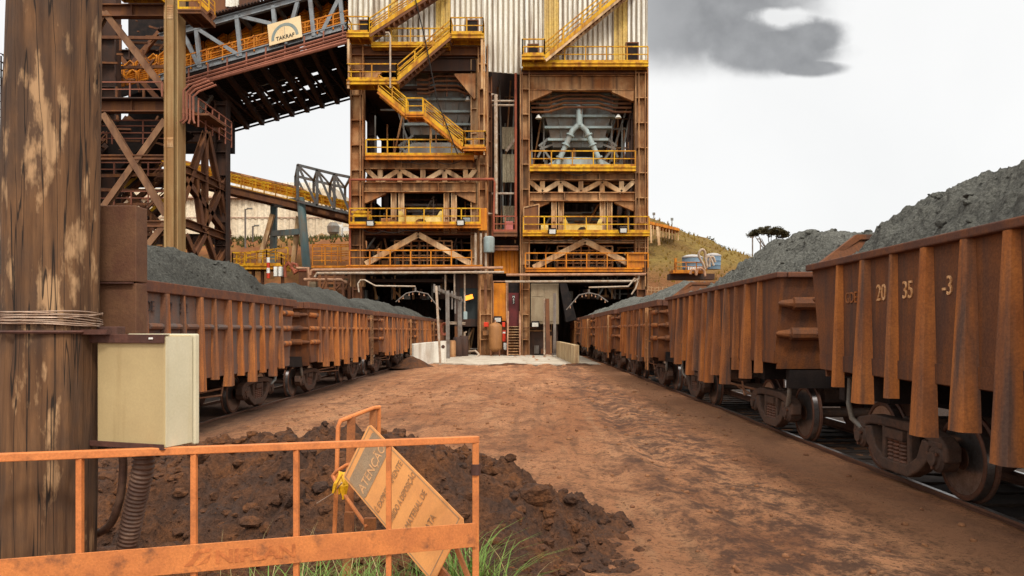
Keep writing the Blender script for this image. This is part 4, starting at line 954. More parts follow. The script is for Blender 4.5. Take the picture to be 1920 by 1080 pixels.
# ---------- the shaft between the bays
b = MB(); b.box((X(907), FY+9.5, GZ), (X(986), FY+9.6, ZT-.5)); b.build('back_wall', 'dark_steel', mid)
for (a, c, d, e) in ((940, 222, 964, 265), (941, 275, 966, 330), (942, 376, 966, 408)):
    w = MB(); corrugated(w, X(a), X(d), FY+2.4, Z(e), Z(c), .3, .06); w.build('shaft_cladding', 'cladding_dim', mid)
w = MB(); corrugated(w, X(926), X(972), FY+.3, Z(512), Z(460), .55, .08); w.build('ochre_panel', 'ochre', mid)
column(mid, X(918), FY+.6, GZ, Z(140), .35, .5, 'steel_brown')
b = MB(); b.tube([(X(967), FY-.1, Z(138)), (X(967), FY-.1, Z(446))], .1, 8); b.build('red_pipe', 'pipe_red', mid)
b = MB()
for p in (188, 196, 362): b.tube([(X(922), FY+.2, Z(p)), (X(966), FY+.2, Z(p))], .08, 6)
b.tube([(X(922), FY-.3, Z(180)), (X(930), FY-.3, Z(180)), (X(930), FY-.3, Z(402)), (X(914), FY-.3, Z(402))], .1, 8)
b.beam((X(948), FY+2, Z(272)), (X(966), FY+2, Z(248)), .2, .2); b.build('shaft_pipe', 'pipe_pale', mid)
platform(mid, X(926), X(970), FY-.9, FY+1.4, Z(437), 'steel_brown', 'pipe_red', h=.3, sp=.9)
platform(mid, X(926), X(972), FY-.6, FY+1.2, Z(462), 'steel_brown', None, rails=None, h=.3, name='deck')
small('pink_box', 'pinkish red steel box on the landing between the two bays', 'box', 946, 415, 962, 435, FY-.5, .7, 'pink')
tag(MB().lathe([(0,.38),(.05,.42),(1.1,.42),(1.2,.3)], (X(918), FY-1.0, Z(476)), (0,0,1), 16).build('grey_tank', 'teal_grey', None, True), 'small pale upright vessel at the right end of the left bay lowest deck', 'vessel')
b = MB()
for px in (893, 903, 912): b.tube([(X(px), FY-.9, Z(512)), (X(px), FY-.9, Z(440))], .09, 6)
b.build('riser_pipe', 'pipe_pale', TL, True)
b = MB(); b.tube([(X(658), FY-.6, Z(340)), (X(926), FY-.6, Z(339)), (X(928), FY-.6, Z(346)), (X(924), FY-.6, Z(470))], .085, 8); b.tube([(X(660), FY-.7, Z(338)), (X(660), FY-.7, Z(512))], .085, 8)
b.build('fire_main', 'pipe_red', TL, True)
# ---------- pipework, trays and machinery that crowd every floor
def clutter(root, px0, px1, py0, py1, Y, n, seed, mats=('steel', 'dark_steel', 'hopper')):
    r = random.Random(seed); x0, x1, z0, z1 = X(px0, Y), X(px1, Y), Z(py1, Y), Z(py0, Y)
    for i in range(int(n*.7)):
        m_ = mats[i % 3]; x = r.uniform(x0, x1); y = Y+r.uniform(0, 2.6); z = r.uniform(z0, z1); k = r.random(); b = MB()
        if k < .34: b.tube([(x, y, z0), (x, y, z0+(z1-z0)*r.uniform(.4, 1))], r.uniform(.04, .11), 6).build('pipe', m_, root)
        elif k < .58: e = min(x1, x+r.uniform(.8, 4)); b.tube([(x, y, z), (e, y, z), (e, y, z+r.choice((-1, 1))*r.uniform(.3, .9))], r.uniform(.035, .09), 6).build('pipe', m_, root)
        elif k < .82: w, h = r.uniform(.25, .9), r.uniform(.25, .8); b.box((x-w/2, y, z0+.02), (x+w/2, y+.5, z0+h+.02)).build('equipment_box', m_, root)
        else: q = x+r.uniform(-1.6, 1.6); b.beam((x, y, z0), (min(max(q, x0), x1), y, z1), .12, .14).build('brace', m_, root)
clutter(TL, 690, 890, 186, 294, FY+1.5, 54, 1); clutter(TL, 690, 890, 364, 422, FY+1.2, 48, 2); clutter(TL, 664, 890, 444, 497, FY+1.0, 60, 3); clutter(TL, 690, 890, 319, 341, FY+1.0, 24, 4)
clutter(TR, 996, 1186, 200, 315, FY+2.2, 54, 5); clutter(TR, 996, 1186, 380, 437, FY+1.2, 48, 6); clutter(TR, 996, 1208, 458, 502, FY+1.0, 60, 7); clutter(TR, 996, 1186, 341, 360, FY+1.0, 24, 8)
clutter(TL, 664, 850, 516, 560, FY+2.5, 40, 9); clutter(TR, 1050, 1205, 520, 560, FY+2.5, 40, 10); clutter(mid, 928, 966, 150, 440, FY+2.8, 30, 11); clutter(mid, 978, 1045, 610, 664, FY-.4, 26, 12, ('steel', 'steel_brown', 'timber_grey')); clutter(mid, 862, 905, 615, 664, FY+.4, 20, 13, ('steel_tan', 'dark_steel', 'hopper'))
def fringe(root, px0, px1, y, py, seed):          # cables slung along a beam
    r = random.Random(seed)
    for i in range(3):
        xa = X(r.uniform(px0, px1-60)); xb = xa+r.uniform(1.5, 2.4); dz = r.uniform(.1, .35); MB().tube([(xa+(xb-xa)*t/8, y-.05, Z(py)-.15-dz*math.sin(math.pi*t/8)) for t in range(9)], .03, 5).build('cable', 'rubber', root)
for k, (rt, a, c, y, p) in enumerate(((TL, 662, 900, FY-1.1, 430), (TL, 690, 890, FY-.8, 302), (TR, 982, 1210, FY-1.1, 446), (TR, 995, 1188, FY-.8, 322), (TL, 660, 905, FY-.9, 506), (TR, 985, 1205, FY-.9, 512))): fringe(rt, a, c, y, p, 40+k)
for rt, pxs in ((TL, (678, 899, 912)), (TR, (979, 1196, 1208))):  # cable trays and pipes up the columns
    for px in pxs: MB().tube([(X(px), FY-.5, GZ if px > 800 and px < 1100 else 5.2), (X(px), FY-.5, Z(140))], .05, 6).build('riser', 'steel', rt, True)
# ---------- pipes along the front of the lowest deck
def pipe_thing(label, runs, r, m='pipe'):
    b = MB()
    for p in runs: b.tube(p, r, 8)
    return tag(b.build('pipe_run', m, None, True), label, 'pipe', 'pipes along the loading station')
pipe_thing('long pale pipe along the front of the left bay deck, running on to the left', [[(X(592), FY-1.5, Z(518)), (X(594), FY-1.5, Z(511)), (X(598), FY-1.5, Z(509)), (X(944), FY-1.5, Z(505))]], .10, 'pipe')
pipe_thing('second long pipe just below the first along the left bay deck', [[(X(600), FY-1.45, Z(522)), (X(604), FY-1.45, Z(515)), (X(946), FY-1.45, Z(513))]], .09, 'pipe_pale')
pipe_thing('pipe along the underside of the right bay deck', [[(X(950), FY-1.4, Z(518)), (X(1205), FY-1.4, Z(517))]], .10, 'pipe')
pipe_thing('pale pipe hung over the stair and the cabinet below the right bay', [[(X(948), FY-1.2, Z(530)), (X(1186), FY-1.2, Z(529)), (X(1193), FY-1.2, Z(524)), (X(1193), FY-1.2, Z(519))]], .085, 'pipe_pale')
pipe_thing('upright pale pipes hanging in the left tunnel mouth', [[(X(p), FY-.4, Z(515)), (X(p), FY-.4, Z(q))] for p, q in ((853, 560), (872, 588), (836, 548))], .07, 'pipe_pale')
# ---------- spray arms over the wagons
def spray(label, pts, apex, la, lb, y):
    t = thing('spray_arm', label, 'spray arm', (X(apex[0], y), y, Z(apex[1], y)), 'dust spray arms')
    MB().tube([(X(a, y), y, Z(c, y)) for a, c in pts], .055, 8).build('feed_pipe', 'pipe_pale', t, True)
    b = MB()
    for run in (la, lb): b.tube([(X(a, y), y, Z(c, y)) for a, c in run], .045, 6)
    b.tube([(X(apex[0], y), y, Z(apex[1]-6, y)), (X(apex[0], y), y, Z(apex[1]+2, y))], .07, 6); b.build('spray_bar', 'timber_grey', t, True)
    for run in (la, lb):
        for (a, c), (d, e) in zip(run, run[1:]):
            for q in (.3, .7): px, py = a+(d-a)*q, c+(e-c)*q; MB().lathe([(0,.03),(.10,.03),(.17,.06)], (X(px, y), y, Z(py+1, y)), (0,0,-1), 6).build('nozzle', 'pipe', t)
spray('spray arm with an inverted V bar over the left train', [(673, 548), (671, 532), (676, 525), (684, 525), (704, 536), (779, 537)], (779, 545), [(779, 546), (762, 550), (742, 566)], [(779, 546), (802, 551), (826, 581)], FY-2.2)
spray('spray arm with an inverted V bar over the right train', [(1184, 552), (1192, 540), (1196, 527), (1190, 522), (1178, 537), (1104, 539)], (1104, 549), [(1104, 549), (1086, 553), (1062, 581)], [(1104, 549), (1122, 553), (1140, 566)], FY-2.2)
# ================================================================ ground floor between the two tunnels
bx = thing('control_hut', 'dark low control room with a lit lamp in its window beside the left tunnel', 'control room', (X(880), FY+1, GZ))
b = MB(); y = FY+.2
b.box((X(852), y, Z(612)), (X(904), y+.15, Z(598))); b.box((X(852), y, Z(540)), (X(862), y+.15, Z(598)-.002)); b.box((X(895), y, Z(540)), (X(904), y+.15, Z(598)-.002)); b.box((X(852), y, Z(515)), (X(904), y+.15, Z(540)-.002))
b.box((X(852), y+.16, Z(612)), (X(904), y+4, Z(606))); b.box((X(852), y+4, GZ), (X(904), y+4.1, Z(515))); b.build('wall', 'dark_steel', bx)
MB().box((X(862)+.002, y+.06, Z(598)+.002), (X(895)-.002, y+.09, Z(540)-.004)).build('window', 'glass_dark', bx)
for a, c in ((852, 864), (896, 904)): MB().box((X(a), y, GZ), (X(c), y+.2, Z(612)-.003)).build('pier', 'steel_brown', bx)
fl = thing('lamp', 'lit orange floodlight before the control room window', 'lamp', (X(880), FY-.5, Z(562)))
MB().frame((X(880), FY-.3, Z(558)), (.36,0,.10), (0,.12,0), (-.06,0,.22)).build('housing', 'black_steel', fl, bevel=.02); MB().frame((X(880), FY-.425, Z(558)), (.30,0,.085), (0,.008,0), (-.045,0,.165)).build('lens', 'lamp_lit', fl)
b = MB(); b.tube([(X(880), FY-.3, Z(560)), (X(880), FY+.1, Z(566)), (X(880), FY+.25, Z(566))], .04, 6); b.build('bracket', 'black_steel', fl)
small('electrical_box', 'pale grey box hung on the pipes before the control room', 'electrical box', 869, 584, 876, 599, FY-.5, .25, 'teal_grey')
column(mid, X(912), FY-.4, GZ, Z(515), .95, .8, 'steel'); MB().box((X(909), FY-.86, Z(580)), (X(914), FY-.82, Z(525))).build('rust_run', 'steel_brown', mid)
od = thing('ochre_door', 'tall orange ochre steel door panel behind the brown pressure tank', 'door panel', (X(938), FY-.2, GZ))
MB().box((X(926), FY-.35, Z(602)), (X(949), FY-.2, Z(531))).build('panel', 'ochre', od, bevel=.02); b = MB(); b.box((X(924.5), FY-.42, Z(604)), (X(926)-.002, FY-.2, Z(529))); b.box((X(949)+.002, FY-.42, Z(604)), (X(951), FY-.2, Z(529))); b.box((X(924.5), FY-.42, Z(529)+.002), (X(951), FY-.2, Z(527))); b.build('frame', 'pipe', od)
floodlight('small white lamp low on the ochre door panel, above the pressure tank', X(934), FY-.65, Z(598))
ba = thing('base_wall', 'dark rusty plinth wall below the ochre panel and red door', 'wall', (X(950), FY+.2, GZ))
MB().box((X(900), FY+.1, GZ), (X(953), FY+.3, Z(604))).build('plate', 'steel_brown', ba); MB().box((X(977), FY+.1, GZ), (X(1046), FY+.3, Z(604))).build('plate', 'dark_steel', ba); MB().box((X(953), FY+.5, GZ), (X(977), FY+.6, Z(612))).build('plate', 'steel_brown', ba)
rd = thing('red_door', 'dark red door with a small upright sign at the top of the steps', 'door', (X(963), FY, Z(612)))
MB().box((X(953), FY+.12, Z(612)), (X(973), FY+.2, Z(549))).build('door_leaf', 'door_red', rd); MB().box((X(951.2), FY+.1, Z(612)), (X(953)-.002, FY+.3, Z(530))).build('frame', 'pipe', rd); MB().box((X(953), FY+.14, Z(549)+.004), (X(976), FY+.2, Z(529))).build('overpanel', 'black_steel', rd)
sg = MB().box((X(960.5), FY+.09, Z(570)), (X(965.5), FY+.115, Z(553))).build('door_sign', 'black_steel', rd)
for k, ch in enumerate('M83'): text_mesh(ch, .24, 'lettering', 'white_paint', sg, (X(962.9), FY+.085, Z(558.5+k*5.2)), (1,0,0), (0,0,1), .01, 'CENTER')
st = thing('steep_stair', 'steep brown steel steps with orange handrails up to the red door', 'stair', (X(964), FY-1.2, GZ))
b = MB()
for px in (952.5, 975): b.beam((X(px), FY-1.7, GZ), (X(px), FY+.05, Z(611)), .08, .22)
b.build('stringer', 'steel_brown', st); b = MB()
for k in range(11):
    t = (k+.6)/11; b.box((X(953.5), FY-1.7+1.7*t-.13, GZ+(Z(611)-GZ)*t), (X(974), FY-1.7+1.7*t+.13, GZ+(Z(611)-GZ)*t+.045))
b.build('treads', 'steel_tan', st); b = MB()
for px in (952.5, 975): b.tube([(X(px), FY-1.8, GZ), (X(px), FY-1.8, GZ+1.0), (X(px), FY-.1, Z(612)+1.1), (X(px), FY+.0, Z(612))], .055, 8)
b.build('handrail', 'pipe', st, True)
pt = thing('pressure_tank', 'upright brown pressure tank with domed ends on legs before the ochre panel', 'pressure tank', (X(930), FY-1.6, GZ))
MB().lathe([(0,.12),(.07,.32),(.2,.47),(.34,.5),(1.86,.5),(2.0,.47),(2.13,.32),(2.2,.12)], (X(930), FY-1.6, Z(659)), (0,0,1), 24).build('vessel', 'tank', pt, True, angle=60)
MB().lathe([(0,.06),(.18,.06)], (X(930), FY-1.6, Z(659)+2.19), (0,0,1), 10).build('valve', 'pipe', pt)
for dx, dyy in ((-.32,-.25),(.32,-.25),(-.32,.25),(.32,.25)): MB().box((X(930)+dx-.05, FY-1.6+dyy-.05, GZ), (X(930)+dx+.05, FY-1.6+dyy+.05, Z(659)+.25)).build('leg', 'steel_brown', pt)
fe = thing('fire_extinguisher', 'red fire extinguisher cabinet beside the pressure tank', 'fire extinguisher', (X(945.5), FY-.6, Z(640)))
MB().box((X(942.5), FY-.7, Z(640)), (X(948.5), FY-.45, Z(619))).build('cabinet', 'red_paint', fe, bevel=.02); MB().box((X(943.2), FY-.715, Z(625)), (X(947.8), FY-.703, Z(622))).build('label_plate', 'white_paint', fe)
small('red_box', 'small red and white box left of the pressure tank top', 'box', 907, 604, 916, 613, FY-1.0, .3, 'red_paint'); small('red_box', 'small red box just right of the pressure tank top', 'box', 941.5, 604, 947, 613, FY-1.0, .3, 'red_paint')
small('white_box', 'small white box at the foot of the steps beside the pressure tank', 'box', 944, 643, 950, 656, FY-.8, .3, 'white_paint')
small('rusty_box', 'rusty tan box left of the pressure tank', 'box', 905, 619, 918, 629, FY-.75, .3, 'steel')
cbn = thing('cabinet', 'tall grey brown double cabinet below the right bay', 'cabinet', (X(1020), FY-.6, Z(606)))
MB().box((X(995), FY-.8, Z(608)), (X(1047), FY+.05, Z(533))).build('case', 'cabinet', cbn, bevel=.03)
for a, c, d, e in ((997, 535, 1018.5, 557), (997, 559, 1018.5, 603), (1020.5, 535, 1045, 603)): MB().box((X(a), FY-.83, Z(e)), (X(d), FY-.803, Z(c))).build('door', 'cabinet', cbn, bevel=.01)
MB().box((X(999), FY-.88, Z(606)), (X(1008), FY-.835, Z(603))).build('lamp', 'white_paint', cbn)
floodlight('small lamp under the left lower corner of the grey brown cabinet', X(1003), FY-1.0, Z(607))
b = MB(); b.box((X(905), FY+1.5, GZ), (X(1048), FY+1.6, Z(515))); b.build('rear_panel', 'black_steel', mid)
ch = thing('loading_chute', 'slanting black chute beside the right train', 'chute', (X(1058), FY-.8, Z(605)))
MB().prism([(0,0),(.55,0),(1.3,-2.7),(.5,-2.9)], (X(1047.5), FY-1.2, Z(533)), (1,0,0), (0,0,1), (0,1.4,0)).build('spout', 'black_steel', ch); MB().box((X(1058), FY-1.0, Z(603)), (X(1072), FY+.2, Z(594))).build('lip', 'rubber', ch)
# hose coil and pipes by the left gateway
ho = MB()
for k in range(5):
    r = .42-.03*k; ho.tube([(X(833, 54)+r*.62*math.cos(t*.42), 53.9+.05*k, Z(617, 54)+r*1.1*math.sin(t*.42)) for t in range(16)], .035, 6)
tag(ho.build('hose_coil', 'pipe_red', None, True), 'coil of reddish hose hung on the gateway post', 'hose')
ho = MB(); ho.tube([(X(878), FY-1.6, Z(622)), (X(874), FY-1.6, Z(624)), (X(874), FY-1.6, Z(654)), (X(876), FY-1.8, Z(659)), (X(895), FY-2.4, Z(656)), (X(902), FY-2.6, Z(663)), (X(896), FY-2.9, Z(668)), (X(872), FY-3, Z(667))], .07, 8)
tag(ho.build('bent_hose', 'pipe_pale', None, True), 'pale hose looping down on to the apron left of the pressure tank', 'hose')
ho = MB(); ho.tube([(X(1021, 55), 55, Z(560, 55)), (X(1021, 55), 55, Z(655, 55)), (X(1021, 55), 54.7, GZ+.12), (X(1027, 55), 54.5, GZ+.06), (X(1036, 55), 54.4, GZ+.06)], .08, 8)
tag(ho.build('downpipe', 'pipe_pale', None, True), 'pale downpipe reaching the apron before the cabinet', 'pipe')
def post(label, p0, p1, y, w, m='timber_grey', y1=None):
    t = thing('post', label, 'post', (X(p0[0], y), y, Z(p0[1], y)), 'posts beside the tracks')
    MB().beam((X(p0[0], y), y, Z(p0[1], y)), (X(p1[0], y), y1 or y, Z(p1[1], y)), w, w).build('shaft', m, t); MB().box((X(p0[0], y)-w*.9, y-w*.9, Z(p0[1], y)-.05), (X(p0[0], y)+w*.9, y+w*.9, Z(p0[1], y)+.06)).build('base', m, t)
post('grey post before the cabinet, the taller of two by the right tunnel', (1040, 664), (1040, 550), 54.5, .2); post('brown post beside the chute by the right tunnel', (1028, 664), (1026, 560), 54.8, .28, 'steel_brown')
post('thin leaning pole before the white concrete wall', (826, 690), (818, 536), 42.0, .12, 'pipe_pale')
gw = thing('gateway', 'weathered timber gateway with a sloping crossbar beside the left train', 'gateway', (X(840, 50), 50, GZ))
MB().beam((X(840, 50), 50, GZ), (X(839, 50), 50, Z(545, 50)), .24, .24).build('post', 'timber_grey', gw); MB().beam((X(863, 55), 55, GZ), (X(862, 55), 55, Z(556, 55)), .30, .3).build('post', 'timber_grey', gw)
MB().beam((X(815, 47.5), 47.5, Z(540, 47.5)), (X(866, 55.5), 55.5, Z(563, 55.5)), .16, .2).build('crossbar', 'timber_grey', gw)
for px, y, a, c in ((815, 47.5, 533, 549), (824, 48.9, 536, 552), (848, 52.5, 546, 580), (854, 53.5, 548, 588)): MB().beam((X(px, y), y-.12, Z(c, y)), (X(px, y), y-.12, Z(a, y)), .11, .11).build('hanger', 'timber_grey', gw)
b = MB()
for p in (604, 607): b.tube([(X(836, 54), 54, Z(p, 54)), (X(872, 56), 56, Z(p+1, 56))], .05, 6)
b.build('bar', 'pipe_pale', gw)
# ---------- concrete walls flanking the apron
def cwall(label, pts, h0, h1, t, m):
    b = MB(); (xa, ya), (xb, yb) = pts; d = Vector((xb-xa, yb-ya, 0)); nrm = Vector((-d.y, d.x, 0)).normalized()*t; n = 8; prof = [(0, -.3), (1, -.3)]
    prof += [(1-i/n, (h1+(h0-h1)*(i/n)**1.6)) for i in range(n+1)]
    b.prism(prof, (xa, ya, 0), d, (0,0,1), nrm); return tag(b.build('concrete_wall', m, None, bevel=.03), label, 'concrete wall', 'walls flanking the apron')
cwall('low white washed concrete wall before the left train', [(X(776, 41.8), 41.8), (X(833, 44.5), 44.5)], Z(645, 41.8), Z(640, 44.5), .25, 'white_wall')
cwall('stained tan concrete wall with curved top beside the right train', [(X(1076, 41.5), 41.5), (X(1043, 54.0), 54.0)], Z(647, 41.5), Z(640, 54), -.3, 'barrier_concrete')
w_ = thing('wall_slab', 'small white slab with a dark mark beside the leaning pole', 'slab', (X(833, 44.4), 44.4, GZ)); MB().box((X(827, 44.4), 44.2, -.1), (X(837, 44.4), 44.35, Z(639, 44.4))).build('slab', 'white_wall', w_)
b = MB(); b.lathe([(0,.11),(.01,.11)], (X(831.5, 44.4), 44.19, Z(650, 44.4)), (0,1,0), 10); b.build('mark', 'dark_steel', w_)
for k, (px, py) in enumerate(((846, 638), (856, 632), (866, 630))): tag(MB().lathe([(0,.3),(.1,.34),(Z(py, 53)-GZ-.1,.34),(Z(py, 53)-GZ,.26)], (X(px, 53), 53.0+k*.9, GZ), (0,0,1), 12).build('stub_pillar', 'steel' if k == 0 else 'dark_steel', None, True, angle=40), ('rusty short pillar just right of the gateway post', 'dark short pillar between the rusty one and the control room', 'dark short pillar nearest the control room')[k], 'pillar')
# hanging tower lamps in the dark bays
for lab, px, py in (('small hanging lamp in the dark right of the left hopper', 876, 182), ('small hanging lamp left of the right hopper', 1010, 216), ('small hanging lamp right of the right hopper', 1162, 215), ('small hanging lamp under the top landing of the left bay', 681, 118)):
    t = thing('hanging_lamp', lab, 'lamp', (X(px), FY+.9, Z(py)), 'hanging lamps of the loading station')
    MB().lathe([(0,.26),(.1,.2),(.3,.08)], (X(px), FY+.9, Z(py)), (0,0,1), 12).build('shade', 'white_paint', t, True); MB().tube([(X(px), FY+.9, Z(py)+.3), (X(px), FY+.9, Z(py-12))], .03, 6).build('stem', 'black_steel', t)
# ================================================================ transfer tower on the left
YA, YB = 52.5, 61.0
def P(px, py, Y): return tuple(W(px, py, Y))
TT = thing('transfer_tower', 'tall rusty transfer tower of braced columns at the left, behind the wooden pole', 'transfer tower', (X(250, YA), YA+4, GZ))
xr_ = X(329, YA); xl_ = X(60, YA)
b = MB(); b.ibeam((xr_, YA, GZ), (xr_, YA, 29), 1.2, .9, .08, up=(1,0,0)); b.box((xr_-.6, YA-.455, GZ), (xr_+.08, YA-.40, 29)); b.build('column', 'column_ochre', TT)
for z0, z1 in ((Z(40, YA), Z(16, YA)), (Z(278, YA), Z(262, YA))):
    b = MB(); b.box((xr_-.59, YA-.475, z0-.05), (xr_+.06, YA-.457, z1+.05))
    for k in range(7): b.box((xr_-.58, YA-.50, z0+(z1-z0)*k/7), (xr_+.05, YA-.476, z0+(z1-z0)*(k+.55)/7))
    b.build('splice_plate', 'steel_tan', TT)
for x, y, w, m_ in ((xr_-.1, YB, 1.0, 'dark_steel'), (X(206, YA+4), YA+4, 1.3, 'dark_steel'), (xl_, YA, 1.1, 'steel_brown'), (xl_, YB, 1.0, 'dark_steel'), (X(195, YB), YB, .9, 'dark_steel')):
    column(TT, x, y, GZ, 27 if y < YB else Z(190, YB), w, .8, m_)
for p, m_ in ((20, 'steel_brown'), (198, 'steel_brown')): girder(TT, xl_, xr_-.6, YA, Z(p+13, YA), Z(p-10, YA), m_, .6)
girder(TT, xl_, xr_-.6, YA, Z(300, YA), Z(291, YA), 'steel_brown', .4)
girder(TT, xl_, xr_-.6, YA, Z(426, YA), Z(414, YA), 'steel_brown', .4)
for p in (20, 198, 295, 420): girder(TT, xl_, xr_-.1, YB, Z(p+12, YA), Z(p-10, YA), 'dark_steel', .6)
b = MB()
for q in ((198, 24, 311, 172), (198, 24, 130, 150), (195, 214, 312, 404), (195, 214, 120, 330), (311, 226, 190, 396), (311, 420, 262, 480)):
    k_ = (0, .06, -.06, .03, -.04, .05)[[198, 195, 311].index(q[0])*2+(1 if q[2] < 200 or q[1] > 400 else 0)]; b.ibeam(P(q[0], q[1], YA+k_), P(q[2], q[3], YA+k_), .42, .40, .07, up=(0,1,0))
b.build('front_brace', 'brace_rust', TT)
def side(pxa, pya, pxb, pyb):
    """points on the right side face, whose photo columns run 341..428 from front to back"""
    r = []
    for px, py in ((pxa, pya), (pxb, pyb)):
        Y = (xr_)*F/(px-CX); r.append((xr_, Y, H+(CY-py)*Y/F))
    return r
b = MB()
for q in ((346, 318, 428, 357), (346, 418, 430, 448), (346, 210, 428, 252)): b.ibeam(*side(*q), .5, .6, .07)
for q in ((386, 248, 341, 378), (388, 248, 428, 440), (384, 250, 384, 428), (366, 336, 378, 428), (420, 336, 380, 432), (346, 336, 428, 446), (384, 436, 352, 500), (384, 436, 406, 500), (430, 452, 406, 496), (346, 440, 372, 500)):
    b.ibeam(*side(*q), .42, .42, .07, up=(1,0,0))
b.build('side_brace', 'steel_brown', TT)
b = MB(); rq = random.Random(5)
for q in ((182, 60, 300, 190), (300, 60, 190, 190), (186, 300, 300, 420), (300, 300, 186, 420), (186, 430, 310, 330), (200, 470, 300, 420), (240, 220, 186, 290), (240, 220, 310, 290)): b.beam(P(q[0], q[1], YB-.4-rq.random()*.3), P(q[2], q[3], YB-.4-rq.random()*.3), .35, .35)
b.build('rear_brace', 'steel_brown', TT)
b = MB()
for k in range(80):
    x0_, z0_ = rq.uniform(182, 300), rq.uniform(20, 470); y_ = YA+rq.uniform(1.5, 7); b.beam(P(x0_, z0_, y_), P(x0_+rq.choice((0, rq.uniform(10, 40))), z0_+rq.choice((0, rq.uniform(-50, 50))) + 1, y_), .14, .14)
for z_ in (70, 128, 245, 262, 330, 356, 384, 440, 462): b.beam(P(180, z_, YA+rq.uniform(2, 7)), P(312, z_+rq.uniform(-3, 3), YA+rq.uniform(2, 7)), .18, .22)
b.build('inner_steelwork', 'steel_brown', TT)
for z_ in (330, 384): railing('railing', [P(182, z_, YA+3), P(310, z_, YA+3)], 'rail_red', TT, h=1.0, sp=1.4)
# dark sheeted chute house inside the tower
b = MB(); b.box((xl_+.6, YB+3.2, Z(210, YA)), (xr_-.6, YB+4, 38)); b.build('chute_house', 'black_steel', TT)
b = MB(); b.prism([(0,0),(1.2,0),(2.2,1.5),(2.0,2.6),(-.4,2.6)], (X(250, YA), YA+8.2, Z(150, YA)), (1,0,0), (0,0,1), (0,.35,0)); b.build('chute', 'hopper', TT)
b = MB(); b.frust((X(206, YA+5), YA+5, Z(300, YA)), 2.5, 2.5, (X(232, YA+5), YA+5, Z(205, YA)), 9.0, 4.5); b.build('lower_house', 'black_steel', TT)
for p in (186, 238, 262):
    railing('railing', [(xl_+.5, YA-.6 if p < 200 else YA+1.2, Z(p, YA)), (xr_-.65, YA-.6 if p < 200 else YA+1.2, Z(p, YA))], 'rail_red', TT, h=1.0 if p < 200 else .8, sp=2.4)
b = MB(); b.box((xl_+.5, YA-.7, Z(190, YA)), (xr_-.65, YA+.6, Z(188, YA))); b.build('walkway', 'dark_steel', TT)
b = MB()                                           # landings on the tower's right side
b.box((xr_+.1, YA, Z(208, YA)-.3), (X(428, YA+3.5), YA+3.2, Z(208, YA)-.15)); b.build('landing', 'steel_brown', TT)
railing('railing', [(X(372, YA), YA, Z(238, YA)), (X(372, YA), YA+6, Z(238, YA))], 'rail_red', TT, h=2.0, sp=1.2, mids=(.25,.5,.75))
b = MB()
for k in range(4): x = X(348+6*k, YA); b.tube([(x+1.6, YA-.3, Z(150+4*k, YA)), (x+.4, YA-.3, Z(162+4*k, YA)), (x, YA-.3, Z(172+4*k, YA)), (x, YA-.3, Z(226, YA)), (x-.5+.2*k, YA-.3, Z(234, YA))], .075, 6)
b.build('bent_pipe', 'rail_red', TT, True)
stair(TT, (X(186, YA+2), YA+2, Z(265, YA+2)), (X(120, YA+2), YA+2, Z(330, YA+2)), 1.0, 'dark_steel', 'steel_brown')
stair(TT, (X(256, YB), YB-.5, Z(428, YB)), (X(330, YB), YB-.5, Z(366, YB)), 1.0, 'dark_steel', 'steel_brown')
stair(TT, (X(230, YB), YB-1, Z(372, YB)), (X(300, YB), YB-1, Z(312, YB)), 1.0, 'dark_steel', 'steel_brown')
stair(TT, (X(392, YA+1), YA+1, Z(24, YA+1)), (X(338, YA+1), YA+1, Z(-30, YA+1)), 1.0, 'steel_brown', 'yellow')
platform(TT, X(240, YA), X(318, YA)-.05, YA-1.2, YA-.5, Z(2, YA), 'yellow', 'yellow', h=.3)
platform(TT, X(345, YA), X(388, YA), YA-1.0, YA+1.5, Z(28, YA), 'steel_brown', 'yellow', h=.25)
b = MB(); corrugated(b, X(423, YA+8), X(447, YA+8), YA+8, Z(12, YA+8), Z(-70, YA+8), .5, .08); b.build('upper_cladding', 'cladding', TT)
b = MB(); b.box((X(352, YA+8), YA+8.2, Z(26, YA+8)), (X(447, YA+8), YA+13, Z(-70, YA+8))); b.build('upper_house', 'steel_brown', TT)
for lab, px, py in (('white lamp on the transfer tower, the upper of two beside the pole', 181, 33), ('white lamp on the transfer tower, the lower of two beside the pole', 182, 131)):
    t = thing('tower_lamp', lab, 'lamp', P(px, py, YA-.7), 'lamps on the transfer tower')
    MB().lathe([(-.18,.12),(-.1,.25),(.08,.27),(.16,.15)], P(px, py, YA-.7), (0,-1,.2), 14).build('globe', 'white_paint', t, True); MB().tube([P(px, py, YA-.6), P(px-4, py-4, YA-.05)], .05, 6).build('arm', 'steel_brown', t)
# ================================================================ inclined conveyor gallery with its sign
GA, GB = 57.6, 63.6
CG = thing('conveyor_gallery', 'inclined grey truss conveyor gallery carrying a cream sign, between the two towers', 'conveyor gallery', (X(500, GA), GA+3, GZ))
sl = -(48-132)/(652-350)*0+ -.2785                 # fall of the photo line: 84 px over 302 px
gy0 = lambda px, base: base+(px-350)*-.2785
pxs0, pxs1 = 300, 672
def gline(px, base, Y=GA): return Vector((X(px, GA), Y, Z(gy0(px, base), GA)))
b = MB()
for Y in (GA, GB):
    b.ibeam(gline(pxs0, 56, Y), gline(pxs1, 56, Y), .35, .5, .08); b.ibeam(gline(pxs0, 133, Y), gline(pxs1, 133, Y), .35, .5, .08)
nodes = [316, 372, 448, 516, 585, 640]
for i, px in enumerate(nodes):
    for Y in (GA, GB): b.beam(gline(px+4, 135, Y), gline(px-4, 56, Y), .30, .30, up=(0,1,0))
    b.beam(gline(px, 56), gline(px, 56, GB), .25, .3); b.beam(gline(px, 135), gline(px, 135, GB), .25, .4)
